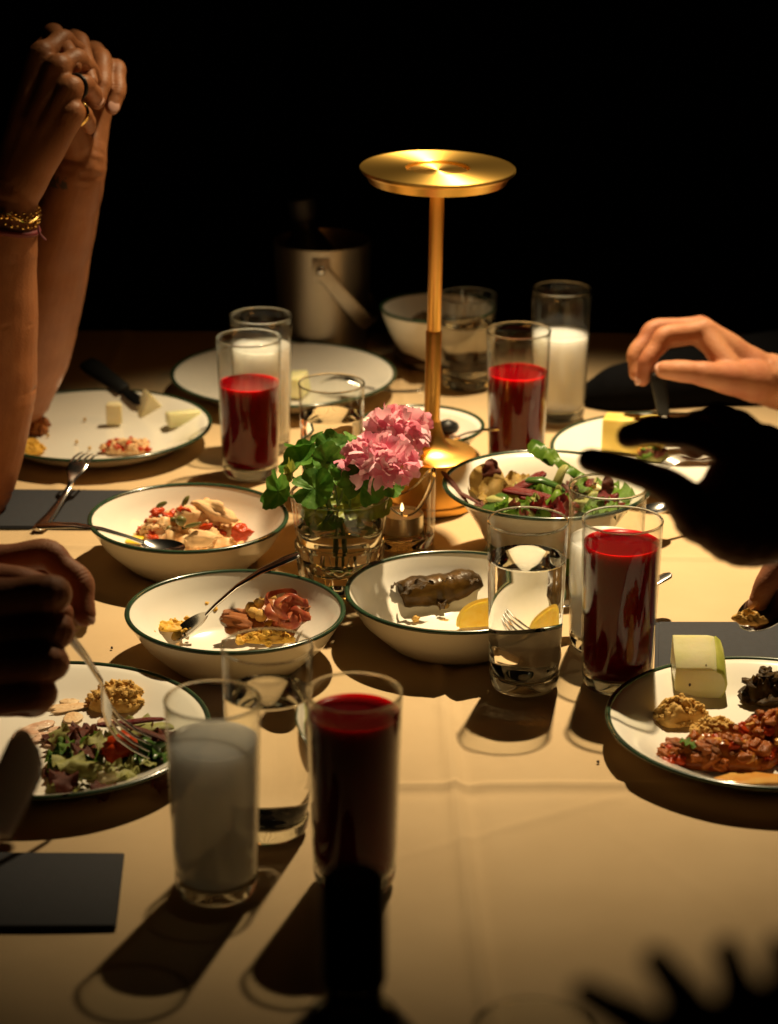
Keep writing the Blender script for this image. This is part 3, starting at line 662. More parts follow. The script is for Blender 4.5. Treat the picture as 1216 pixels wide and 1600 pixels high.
# ------------------------------------------------------------------ food
def heap_mesh(rx, ry, h, seed, rough=0.35, freq=3.0, n=30, fine=0.12):
    v, f = [], []; na = n * 2; nr = n // 2
    off = Vector((seed * 3.1, seed * 1.7, seed))
    v.append((0, 0, h * (1 + rough * noise.noise(off))))
    for j in range(1, nr + 1):
        q = j / nr
        for i in range(na):
            t = 2 * math.pi * i / na
            e_ = 1 + 0.28 * noise.noise(Vector((math.cos(t) * 1.4, math.sin(t) * 1.4, seed * 1.3)))
            x, y = math.cos(t) * q * e_, math.sin(t) * q * e_
            z = (1 - q ** 2.4) ** 0.8 * (1 + rough * 1.6 * noise.noise(Vector((x, y, 0)) * freq + off)) + (1 - q * q) * fine * noise.noise(Vector((x, y, 3)) * freq * 4 + off)
            v.append((x * rx, y * ry, max(0, z) * h if q < 1 else -0.0004))
    for i in range(na): f.append((0, 1 + i, 1 + (i + 1) % na))
    for j in range(nr - 1):
        for i in range(na):
            a = 1 + j * na + i; b_ = 1 + j * na + (i + 1) % na; f.append((a, a + na, b_ + na, b_))
    f.append(tuple(reversed(range(1 + (nr - 1) * na, 1 + nr * na))))
    return mesh('heap', v, f, True)
CHUNK = [rock(k, 3, 0.36, 1.5, fine=0.22) for k in range(8)]
BALL = [rock(k + 20, 2, 0.10, 1.2) for k in range(3)]
def heap(name, label, cat, loc, rx, ry, h, m, seed, pieces=(), rough=0.35, freq=3.0, rot=0.0):
    """a mound of food; pieces: (name, material, count, size, stretch, spread)"""
    rnd = random.Random(seed); o = put(name, heap_mesh(rx, ry, h, seed, rough, freq), M[m], None, loc, (0, 0, rot)); tag(o, label, cat)
    for nm, pmn, cnt, size, st, spread in pieces:
        src = BALL if nm in ('caper', 'chickpea', 'olive') else CHUNK
        for k in range(cnt):
            a = rnd.uniform(0, 6.283); q = math.sqrt(rnd.random()) * spread
            z = h * max(0, (1 - min(1, q) ** 2.4)) ** 0.8 * rnd.uniform(.75, 1.1) + size * .25
            s = size * rnd.uniform(.65, 1.25)
            put(nm, src[rnd.randrange(len(src))], M[pmn], o, (q * rx * math.cos(a), q * ry * math.sin(a), z), (rnd.uniform(-.6, .6), rnd.uniform(-.6, .6), rnd.uniform(0, 6.28)), (s * st[0], s * st[1], s * st[2]))
    return o
def strip_mesh(seed, L=1.0, W=0.3, ruffle=0.15, bend=0.6, n=14, m_=7, point=1.0):
    v, f = [], []; ph = seed * 1.7
    for j in range(n):
        t = j / (n - 1); wd = W * (math.sin(math.pi * min(1, 0.06 + t * 0.94)) ** 0.6 * point + (1 - point))
        for i in range(m_):
            u = i / (m_ - 1) * 2 - 1
            z = bend * (t - 0.5) ** 2 * -1 + ruffle * abs(u) ** 1.5 * math.sin(t * 17 + ph + u * 2) + 0.08 * noise.noise(Vector((t * 4, u * 2, seed)))
            v.append(((t - .5) * L, u * wd, z * L))
    for j in range(n - 1):
        for i in range(m_ - 1): a = j * m_ + i; f.append((a, a + 1, a + m_ + 1, a + m_))
    return mesh('strip', v, f, True)
STRIP = [strip_mesh(k, 1, 0.30 + 0.05 * (k % 3), 0.13 + 0.04 * (k % 2), 0.5 + 0.3 * (k % 3)) for k in range(6)]
BATON = [loft([((x, 0, .12 * math.sin(3 * x + k)), (0, .12 * w_, 0), (0, 0, .055 * w_)) for x, w_ in ((-.5, .35), (-.42, .9), (-.1, 1), (.25, .9), (.44, .7), (.5, .3))], 10, power=2.6) for k in range(3)]
def bits(root, base, specs, seed):
    """specs: (name, mesh list, material, px, py, z, size, rot)"""
    for i, (nm, ml, mt, px, py, z, size, rot) in enumerate(specs):
        p = T(px, py, z); put(nm, ml[(i + seed) % len(ml)], M[mt], root, p - base, rot, size)

# --- creamy tomato salad (left bowl)
c = T(300, 828, BZ + .012)
hs = heap('creamy_salad', 'mound of creamy tomato salad with capers in the left bowl', 'salad', (c.x, c.y, BZ - .001), .054, .040, .026, 'cream_salad', 5,
     (('tomato_piece', 'tomato', 26, .0042, (1.5, 1, .7), .95), ('creamy_lump', 'cream_salad', 60, .0044, (1.4, 1, .8), 1.0), ('tomato_piece', 'sauce', 16, .0030, (1.4, 1, .7), 1.0), ('crumb', 'bread', 24, .0026, (1.2, 1, .8), .95), ('caper', 'caper', 9, .0030, (1.3, 1, 1), .8)), 0.5, 3.6)
base = Vector(hs.location)
bits(hs, base, [('creamy_lump', CHUNK, 'cream_salad', 335, 797, .040, (.018, .009, .008), (0, .3, -.3)), ('creamy_lump', CHUNK, 'cream_salad', 292, 806, .038, (.011, .008, .009), (0, 0, .6)),
                ('tomato_piece', CHUNK, 'tomato', 292, 800, .042, (.008, .005, .004), (0, .5, .3)), ('tomato_piece', CHUNK, 'tomato', 378, 832, .030, (.009, .007, .007), (0, 0, .2)),
                ('tomato_piece', CHUNK, 'tomato', 245, 800, .033, (.007, .005, .004), (0, 0, 1)),
                ('caper', BALL, 'caper', 283, 814, .044, (.0048, .0045, .0048), (0, 0, 0)), ('caper', BALL, 'caper', 290, 783, .047, (.0022, .0035, .0062), (.2, .6, .4)), ('caper', BALL, 'caper', 253, 788, .045, (.0058, .002, .0022), (0, -.4, .2)),
                ('caper', BALL, 'caper', 302, 820, .043, (.0075, .0016, .0020), (0, -.2, .2)), ('creamy_lump', CHUNK, 'cream_salad', 312, 840, .030, (.014, .009, .007), (0, 0, .2))], 1)
tag(put('oil_pool', heap_mesh(.017, .010, .0016, 4, .1), M['yellow_oil'], None, T(222, 843, BZ + .0075)), 'pool of yellow oil in the creamy salad bowl', 'oil')

# --- onion and crumbs (bowl with the spoon)
hs = heap('onion_salad', 'heap of red onion rings and chickpeas in the onion bowl', 'salad', T(440, 968, BZ), .046, .038, .018, 'meat', 9,
     (('chickpea', 'hummus', 10, .0046, (1, 1, .9), .8), ('meat_strip', 'meat', 12, .0065, (1.9, .8, .45), .8), ('crumb', 'yolk', 50, .0026, (1.2, 1, .8), 1.05)), .4, 3)
base = Vector(hs.location)
for k, (px, py, z, rr, tx, tz) in enumerate(((440, 938, .036, .0130, .5, .2), (462, 940, .034, .0120, -.3, .9), (452, 965, .030, .0115, .2, 1.7), (428, 962, .030, .0100, .9, 2.2), (470, 962, .026, .0105, -.6, .4), (445, 950, .040, .0100, 1.1, 1.2))):
    arc = [(rr * math.cos(a * .42), rr * .8 * math.sin(a * .42), .002 * math.sin(a)) for a in range(13)]
    secs = []
    for i, p in enumerate(arc):
        p = Vector(p); t_ = (Vector(arc[min(i + 1, 12)]) - Vector(arc[max(i - 1, 0)])).normalized()
        wv = (Vector((0, 0, 1)) + 0.25 * Vector((math.sin(i), math.cos(i), 0))).normalized()
        secs.append((p, wv * .0036, t_.cross(wv).normalized() * .0011))
    put('onion_ring', loft(secs, 8), M['onion'], hs, T(px, py, z) - base, (tx, .5 * math.sin(k * 2), tz))
bits(hs, base, [('chickpea', BALL, 'hummus', 393, 950, .026, .0052, (0, 0, 0)), ('chickpea', BALL, 'hummus', 405, 943, .030, .0046, (0, 0, 0)), ('chickpea', BALL, 'hummus', 408, 962, .026, .0054, (0, 0, 0)), ('chickpea', BALL, 'hummus', 396, 958, .026, .0050, (0, 0, 0)),
                ('meat_strip', CHUNK, 'meat', 385, 972, .020, (.018, .008, .005), (.2, .3, .3)), ('meat_strip', CHUNK, 'meat', 372, 982, .016, (.012, .007, .005), (.1, .1, -.3))], 2)
for k, (px, py, rx, ry, h, lb) in enumerate(((490, 958, .018, .013, .012, 'yellow crumble against the right wall of the onion bowl'), (415, 1000, .024, .008, .006, 'yellow crumble at the near side of the onion bowl'),
                                             (325, 960, .009, .008, .007, 'small yellow crumb pile left of the spoon handle'), (266, 978, .014, .011, .003, 'flat yellow smear of crumbs at the left of the onion bowl'),
                                             (272, 958, .0045, .004, .0035, 'single brown crumb on the left wall of the onion bowl'))):
    p = T(px, py, BZ + (.008 if k in (0, 1) else .006))
    if k in (3, 4): p = T(px, py, BZ + .012)
    heap('crumble', lb, 'crumbs', p, rx, ry, h, 'yolk', 30 + k, (('crumb', 'yolk', (26, 26, 10, 26, 3)[k], (.0028, .0028, .0028, .0018, .002)[k], (1.2, 1, .9), (1.0, 1.1, 1.0, 1.7, 1.0)[k]),), .5, 4)

# --- stuffed vine leaf and lemon
a0, a1 = T(625, 930, BZ + .012), T(744, 912, BZ + .012)
ax = a1 - a0; Ld = ax.length
dm = []
for k in range(26):
    t = k / 25; rr = .0142 * (0.62 + 0.38 * min(1, math.sin(math.pi * min(1, max(0, t * .96 + .02))) ** .25)) * (1 + .10 * noise.noise(Vector((t * 7, 0, 2)))) * (1 - .12 * math.exp(-((t - .62) / .03) ** 2))
    dm.append((a0 + ax * t + Vector((0, 0, .001 * math.sin(t * 9))) - a0, ax.cross(Vector((0, 0, 1))).normalized() * rr * 1.08, Vector((0, 0, 1)) * rr * .95))
me = loft(dm, 28)
for v in me.vertices: v.co += v.co.normalized() * 0.0 + Vector((noise.noise(v.co * 160), noise.noise(v.co * 160 + Vector((5, 0, 0))), noise.noise(v.co * 160 + Vector((0, 7, 0))))) * .0016
do = tag(put('stuffed_vine_leaf', me, M['vine'], None, a0), 'brown stuffed vine leaf roll lying in the middle bowl', 'dolma')
for k, (px, py, z, s, rz) in enumerate(((702, 925, .012, (.018, .014, .018), .4), (690, 940, .008, (.014, .012, .014), 1.7), (618, 913, .022, (.010, .010, .010), .2), (700, 905, .028, (.013, .010, .012), 2.6), (742, 905, .022, (.012, .012, .012), .9), (650, 915, .026, (.030, .012, .014), .15))):
    put('leaf_flap', STRIP[k % 6], M['vine'], do, T(px, py, BZ + z) - a0, (.5 * math.sin(k * 3), .4 * math.cos(k * 2), rz), s)
for k, (px, py) in enumerate(((697, 934), (688, 938), (704, 938), (692, 945))): put('rice_grain', CHUNK[k], M['rice'], do, T(px, py, BZ + .003) - a0, (0, 0, k), (.0045, .003, .003))
tag(put('crumb', CHUNK[3], M['hummus'], None, T(650, 967, BZ + .002), (0, 0, 0), .0030), 'tiny crumb on the empty part of the vine leaf bowl', 'crumb')
def lemon(loc, rz, label, r=.021, tilt=(0, 0)):
    o = thing('lemon_wedge', label, 'lemon', loc, (tilt[0], tilt[1], rz))
    v, f = [], []; n = 18
    def wedge(rad, half, ang=R(38)):
        v, f = [], []
        for s_ in (-1, 1):
            for i in range(n + 1):
                t = math.pi * i / n; x = -rad * 1.25 * math.cos(t); rr = rad * math.sin(t) ** .8 if 0 < i < n else 0
                v.append((x, s_ * rr * math.sin(ang), rr * math.cos(ang)))
        for i in range(n + 1):
            t = math.pi * i / n; rr = rad * math.sin(t) ** .8 if 0 < i < n else 0
            v.append((-rad * 1.25 * math.cos(t), 0, rr * 1.0))
        for i in range(n + 1): v.append((-rad * 1.25 * math.cos(math.pi * i / n), 0, 0))
        A, B, C_, D_ = 0, n + 1, 2 * n + 2, 3 * n + 3
        for i in range(n):
            f.append((A + i, A + i + 1, D_ + i + 1, D_ + i)); f.append((B + i + 1, B + i, D_ + i, D_ + i + 1))
            f.append((A + i + 1, A + i, C_ + i, C_ + i + 1)); f.append((C_ + i + 1, C_ + i, B + i, B + i + 1))
        return mesh('wedge', v, f, True, 40)
    put('flesh', wedge(r * .93, 0), M['lemon'], o, (0, 0, -.0002))
    put('rind', wedge(r, 0, R(36)), M['lemon_rind'], o, (0, 0, .0012))
    return o
lp = T(766, 978, BZ + .005)
lemon(lp, R(10), 'lemon wedge behind the water glass in the vine leaf bowl', .022, (R(-60), 0))

# --- wedges of melon and cheese
def wedge_block(name, label, cat, pts, h, mt, loc, rz=0, tilt=(0, 0), bev=.0022):
    o = put(name, bevel_prism(pts, h, bev, 3), M[mt], None, loc, (tilt[0], tilt[1], rz)); return tag(o, label, cat)
mw = thing('melon_wedge', 'large pale melon wedge with a rounded green side standing on the right plate', 'melon', T(1090, 1078, PZ))
mout = [(-.0175, 0), (.0150, 0), (.0186, .30), (.0194, .52), (.0184, .72), (.0158, .88), (.0120, .97), (.0070, 1.0), (-.0190, 1.0), (-.0196, .5)]
mrow = [(-.0150, .0225, -.0005), (-.0135, .0250, 0), (.0, .0335, .0006), (.0125, .0405, .0004), (.0140, .0395, -.0006)]
bm = bmesh.new(); rows = []
for y, hh, gx in mrow: rows.append([bm.verts.new((x + math.copysign(gx, x) + .0004 * noise.noise(Vector((x * 90, y * 90, z * 3))), y, z * hh)) for x, z in mout])
for a_, b_ in zip(rows[:-1], rows[1:]):
    for i in range(len(mout)): bm.faces.new((a_[i], a_[(i + 1) % len(mout)], b_[(i + 1) % len(mout)], b_[i]))
bm.faces.new(list(reversed(rows[0]))); bm.faces.new(rows[-1])
bmesh.ops.recalc_face_normals(bm, faces=bm.faces)
me = bpy.data.meshes.new('melon'); bm.to_mesh(me); bm.free(); me.polygons.foreach_set('use_smooth', [True] * len(me.polygons)); me.set_sharp_from_angle(angle=R(32))
put('flesh', me, M['melon'], mw)
M['rind'] = pm('green_melon_rind', (0.40, 0.44, 0.06), 0.35, (0.58, 0.56, 0.16), 60, spec=0.3)
v, f = [], []
mr = mout[1:7]
for y, hh, gx in mrow:
    for x, z in mr: v.append((x + .0012 + (gx if gx > 0 else 0), y * 1.005, z * hh + (.0006 if z > .8 else 0)))
nn = len(mr)
for k in range(len(mrow) - 1):
    for i in range(nn - 1): f.append((k * nn + i, k * nn + i + 1, (k + 1) * nn + i + 1, (k + 1) * nn + i))
nv_ = len(v)
v += [(x - .0016, y, z - .0008) for x, y, z in v]
f += [tuple(reversed([i + nv_ for i in q])) for q in f]
lp_ = [i for i in range(nn)] + [k * nn + nn - 1 for k in range(1, len(mrow))] + [(len(mrow) - 1) * nn + i for i in range(nn - 2, -1, -1)] + [k * nn for k in range(len(mrow) - 2, 0, -1)]
for q in range(len(lp_)): a_, b_ = lp_[q], lp_[(q + 1) % len(lp_)]; f.append((b_, a_, a_ + nv_, b_ + nv_))
put('rind', mesh('rind', v, f, True, 40), M['rind'], mw)
for k, (x, y, z) in enumerate(((-.0080, -.0149, .011), (.004, -.0120, .0262))): put('seed_spot', BALL[k], M['wick'], mw, (x, y, z), (0, 0, .3), (.0011, .0005, .0014) if k == 0 else (.0006, .0005, .0005))
wedge_block('cheese_wedge', 'tall narrow cheese wedge standing near the knife on the left plate', 'cheese', [(-.0085, -.005), (.0085, -.005), (.0065, .007), (-.0065, .007)], .022, 'cheese', T(179, 662, PZ), .1)
def prism_x(tri, L_, mt, loc, rz, label, name='cheese_wedge', cat='cheese'):
    me = bevel_prism(tri, L_, .0016, 2)
    for v in me.vertices: v.co = Vector((v.co.z - L_ / 2, v.co.x, v.co.y))
    bm = bmesh.new(); bm.from_mesh(me); bmesh.ops.recalc_face_normals(bm, faces=bm.faces); bm.to_mesh(me); bm.free()
    return tag(put(name, me, M[mt], None, loc, (0, 0, rz)), label, cat)
prism_x([(-.016, 0), (.016, 0), (.003, .024)], .022, 'cheese', T(236, 645, PZ), R(115), 'pointed pale cheese wedge, the tallest on the left plate')
prism_x([(-.010, 0), (.010, 0), (.009, .012), (-.006, .014)], .034, 'melon', T(287, 662, PZ + .003), R(18), 'yellow green melon slice near the right rim of the left plate', 'melon_wedge', 'melon')
prism_x([(-.012, 0), (.012, 0), (.010, .020), (-.008, .022)], .034, 'melon', T(463, 615, PZ), R(75), 'pale melon piece on the far plate behind the cloudy drink', 'melon_wedge', 'melon')
prism_x([(-.020, 0), (.020, 0), (.018, .030), (-.016, .033)], .060, 'yellow_cheese', T(990, 700, PZ), R(-12), 'thick yellow cheese wedge on the far right plate behind the dark hand')

# --- left plate
hs = heap('tomato_salad', 'small helping of red tomato salad at the front of the left plate', 'salad', T(197, 703, PZ), .025, .012, .009, 'cream_salad', 14,
     (('tomato_piece', 'tomato', 20, .0034, (1.4, 1, .7), 1.0), ('creamy_lump', 'cream_salad', 14, .0040, (1.3, 1, .8), .9)), .5, 4)
heap('meat_mince', 'brown mince heap on the left plate beside the near forearm', 'food', T(52, 672, PZ), .016, .014, .016, 'meat', 15, (('crumb', 'meat', 18, .0038, (1.3, 1, .8), 1.0),), .5, 4)
heap('couscous', 'yellow grain helping at the front left of the left plate', 'food', T(48, 705, PZ), .014, .010, .010, 'yolk', 16, (('crumb', 'yolk', 22, .0026, (1.1, 1, .9), 1.0),), .4, 5)
for k, (px, py) in enumerate(((133, 655), (120, 690), (75, 680), (140, 700), (105, 640))):
    tag(put('crumb', CHUNK[k], M['hummus'], None, T(px, py, PZ + .0006), (0, 0, k), .0016), ('crumb in the middle of the left plate', 'crumb near the grain helping at the front of the left plate', 'crumb right of the brown mince on the left plate', 'crumb just left of the red salad on the left plate', 'crumb nearest the far rim of the left plate')[k], 'crumb', 'crumbs on the left plate')

# --- right near plate
heap('chickpea_ball', 'golden chickpea mash lump in front of the melon wedge', 'food', T(1064, 1124, PZ), .021, .013, .016, 'hummus', 21, (('crumb', 'hummus', 60, .0020, (1.2, 1, .8), 1.0),), .22, 3)
heap('bulgur', 'pale bulgur crumble between the chickpea lump and the stew', 'food', T(1118, 1152, PZ), .020, .013, .014, 'hummus', 22, (('crumb', 'hummus', 80, .0019, (1.2, 1, .8), 1.0),), .3, 4)
hs = heap('tomato_stew', 'glossy red vegetable stew at the front of the right plate', 'food', T(1120, 1190, PZ), .046, .018, .016, 'stew', 23,
     (('tomato_piece', 'tomato', 16, .0040, (1.4, 1, .7), .9), ('vegetable_piece', 'stew', 60, .0040, (1.4, 1, .8), .97), ('carrot_piece', 'sauce', 14, .0032, (1.3, 1, .7), .95), ('onion_piece', 'meat', 14, .004, (1.5, .8, .6), .9)), .4, 4)
bits(hs, Vector(hs.location), [('herb_leaf', STRIP, 'lettuce', 1078, 1160, .026, (.014, .016, .012), (0, .3, -.4))], 0)
heap('stewed_pepper', 'orange red stewed pepper mound cut by the right picture edge', 'food', T(1208, 1168, PZ), .026, .024, .024, 'stew', 24,
     (('tomato_piece', 'tomato', 16, .0046, (1.6, .9, .6), .95), ('vegetable_piece', 'stew', 30, .0044, (1.4, 1, .8), .95), ('carrot_piece', 'sauce', 10, .0034, (1.3, 1, .7), .95)), .4, 4)
tag(put('sauce_pool', heap_mesh(.030, .010, .0012, 7, .1), M['sauce'], None, T(1180, 1216, PZ + .0012)), 'pool of orange oil at the front rim of the right plate', 'sauce')
hs = heap('leftover_vine_leaf', 'dark piece of stuffed vine leaf at the right of the melon', 'dolma', T(1194, 1092, PZ), .018, .013, .018, 'vine', 25, (('leaf_flap', 'vine', 14, .006, (1.4, 1, .5), 1.0),), .5, 4)
tag(put('oil_drop', heap_mesh(.008, .006, .0012, 8, .3), M['sauce'], None, T(1150, 1056, PZ + .0006)), 'greasy drop behind the melon wedge', 'oil')

# --- left near plate: salad leftovers
for nm_, mt_, lb_, cx_, cy_, sd_, sx_, sy_ in (('hummus_smear', 'smear', 'smeared hummus across the near left plate', 125, 1085, 41, 62, 38), ('pink_smear', 'pink_smear', 'pink smear of sauce on the near left plate', 82, 1142, 57, 70, 26)):
    rn_ = random.Random(sd_); o_ = thing(nm_, lb_, 'food', T(cx_, cy_, PZ))
    for q_ in range(16):
        p_ = T(cx_ + rn_.gauss(0, .45) * sx_, cy_ + rn_.gauss(0, .45) * sy_, PZ - .0004) - Vector(o_.location)
        put('streak', heap_mesh(rn_.uniform(.006, .017), rn_.uniform(.003, .008), rn_.uniform(.0004, .0009), sd_ + q_, .8, 5, 20), M[mt_], o_, p_, (0, 0, rn_.gauss(.9, .5)))
hs = heap('bulgur_pile', 'brown grain pile under the fork on the near left plate', 'food', T(185, 1100, PZ), .024, .018, .016, 'hummus', 43, (('crumb', 'hummus', 90, .0021, (1.2, 1, .8), 1.0),), .3, 4)
sal = thing('salad_leftover', 'dark leftover salad with tomato and lettuce on the near left plate', 'salad', T(170, 1190, PZ)); base = Vector(sal.location)
rnd = random.Random(5)
for k in range(44):
    px, py = rnd.uniform(78, 262), rnd.uniform(1122, 1230)
    mt = rnd.choice(['radicchio', 'radicchio', 'radicchio', 'lettuce', 'cucumber', 'lettuce_pale'])
    put('leaf', STRIP[k % 6], M[mt], sal, T(px, py, PZ + rnd.uniform(.003, .013)) - base, (rnd.uniform(-.6, .6), rnd.uniform(-.5, .5), rnd.uniform(0, 6.28)), rnd.uniform(.018, .034))
bits(sal, base, [('tomato_wedge', CHUNK, 'tomato', 196, 1164, PZ + .014, (.013, .010, .009), (0, .3, .4)), ('tomato_wedge', CHUNK, 'tomato', 178, 1176, PZ + .010, (.010, .008, .007), (0, .3, 1.4)),
                 ('pale_piece', CHUNK, 'lettuce_pale', 130, 1205, PZ + .012, (.013, .008, .007), (0, 0, -.2)), ('pale_piece', CHUNK, 'cheese', 165, 1212, PZ + .008, (.012, .007, .006), (0, 0, .2)),
                 ('lettuce_stem', BATON, 'lettuce_pale', 236, 1145, PZ + .010, (.034, .05, .04), (0, 0, .2)), ('lettuce_curl', STRIP, 'lettuce_pale', 238, 1192, PZ + .010, (.014, .014, .018), (0, .8, .7)),
                 ('beetroot_strip', BATON, 'beet', 205, 1128, PZ + .014, (.05, .03, .03), (0, .1, .1)), ('beetroot_strip', BATON, 'radicchio', 232, 1148, PZ + .016, (.04, .025, .02), (0, .2, -.5)),
                 ('cucumber_slice', CHUNK, 'cucumber', 228, 1170, PZ + .009, (.013, .005, .008), (0, 0, .2))], 3)

# --- salad bowl
sal = thing('mixed_salad', 'mixed leaf salad with beetroot strips in the deep bowl', 'salad', (b4.location.x, b4.location.y, Z0 + .006)); base = Vector(sal.location)
put('packed_leaves', heap_mesh(.060, .058, .048, 51, .35, 3), M['lettuce'], sal, (0, -.004, 0.001))
rnd = random.Random(8)
for k in range(64):
    px, py = rnd.uniform(762, 968), rnd.uniform(752, 798)
    left = px < 812
    mt = rnd.choice(['brownleaf', 'radicchio', 'brownleaf', 'lettuce'] if left else ['lettuce', 'radicchio', 'beet', 'lettuce_pale', 'lettuce'])
    put('leaf', STRIP[k % 6], M[mt], sal, T(px, py, rnd.uniform(.046, .066)) - base, (rnd.uniform(-.9, .9), rnd.uniform(-.7, .7), rnd.uniform(0, 6.28)), rnd.uniform(.018, .036))
bits(sal, base, [('browned_leaf', STRIP, 'brownleaf', 762, 750, .066, (.034, .040, .026), (.9, -.9, .6)), ('browned_leaf', STRIP, 'brownleaf', 778, 772, .064, (.036, .045, .020), (.8, .5, -.4)), ('browned_leaf', STRIP, 'radicchio', 768, 738, .072, (.026, .026, .020), (.6, -1.1, 1.3)),
                 ('red_stalk', BATON, 'radicchio', 712, 765, .066, (.045, .024, .02), (0, .5, -.9)), ('red_stalk', BATON, 'radicchio', 722, 772, .064, (.040, .022, .02), (0, .4, -.6)),
                 ('beetroot_strip', BATON, 'beet', 835, 780, .062, (.060, .060, .05), (0, .25, -.4)), ('beetroot_strip', BATON, 'beet', 850, 796, .056, (.050, .055, .05), (0, .2, -.5)), ('beetroot_strip', BATON, 'beet', 828, 752, .066, (.030, .060, .05), (0, 0, .3)),
                 ('beetroot_strip', BATON, 'beet', 880, 800, .052, (.030, .060, .05), (0, 0, .3)),
                 ('cucumber_slice', BATON, 'cucumber', 852, 760, .070, (.036, .050, .045), (0, .1, -.1)), ('cucumber_slice', BATON, 'cucumber', 770, 792, .060, (.030, .08, .06), (0, 0, .7)),
                 ('pale_stalk', BATON, 'lettuce_pale', 877, 752, .072, (.030, .050, .04), (0, -1.0, .5)), ('pale_stalk', BATON, 'lettuce_pale', 800, 795, .058, (.048, .05, .05), (0, .15, -.35)),
                 ('pale_stalk', BATON, 'lettuce_pale', 872, 778, .064, (.022, .03, .03), (0, -1.1, 1.2)), ('white_cheese_piece', CHUNK, 'cheese', 935, 772, .060, (.014, .009, .008), (0, .2, -.2)),
                 ('white_cheese_piece', CHUNK, 'lettuce_pale', 925, 785, .056, (.016, .010, .008), (0, 0, .2)), ('lettuce_leaf', STRIP, 'lettuce', 922, 760, .066, (.030, .034, .026), (.3, .4, .8)), ('lettuce_leaf', STRIP, 'lettuce', 965, 770, .064, (.032, .034, .028), (-.4, .3, 2.2)),
                 ('red_leaf', STRIP, 'radicchio', 950, 758, .072, (.020, .014, .012), (.2, -1.1, 1.4))], 2)
pts = [T(826, 694, .092), T(845, 705, .088), T(870, 722, .080), T(900, 742, .070)]
for k_, (dz, mt_) in enumerate(((0, 'lettuce'), (-.006, 'lettuce'))):
    cp = curve_pts(pts, 5); wv = Vector((.45, .55, .35)).normalized(); nv = Vector((-.5, -.2, .6)).normalized()
    ws = [.002, .0055, .0085, .0100, .0098, .0085, .0068, .005, .0038, .003, .003, .0045, .006, .0065, .005, .002]
    put('long_green_leaf', loft([(p - base + Vector((.010 * k_, 0, dz)) + nv * .0018 * math.sin(i * 1.9), (wv + nv * .35 * math.sin(i * 1.3 + k_)).normalized() * wd, nv * .0005) for i, (p, wd) in enumerate(zip(cp, ws))], 8), M[mt_], sal)

# --- the other dishes at the back
heap('orange_sauce', 'orange sauce in the small bowl behind the lamp', 'sauce', (b5.location.x, b5.location.y, BZ + .002), .047, .047, .011, 'stew', 61, (('vegetable_piece', 'sauce', 12, .005, (1.3, 1, .8), .9), ('olive', 'vine', 3, .009, (1.2, .9, .8), .7)), .3, 3)
tag(put('olive', BALL[1], M['black'], None, T(700, 668, .026), (0, 0, .3), (.0115, .009, .0085)), 'glossy black olive in the small sauce bowl right of the lamp stem', 'olive')
heap('stewed_greens', 'dark food filling the tall bowl at the back', 'food', (b6.location.x, b6.location.y, Z0 + .012),   .044, .044, .036, 'vine', 62, (('piece', 'vine', 18, .010, (1.3, 1, .8), .9),), .4, 3)
hs = heap('salad_scraps', 'few green and orange salad scraps at the front of the far right plate', 'salad', T(1020, 715, PZ), .016, .010, .007, 'lettuce_pale', 63, (('leaf_piece', 'lettuce', 6, .005, (1.4, 1, .4), 1.0), ('tomato_piece', 'radicchio', 5, .004, (1.4, 1, .7), 1.0), ('carrot_piece', 'sauce', 4, .004, (1.2, 1, .8), 1)), .4, 4)

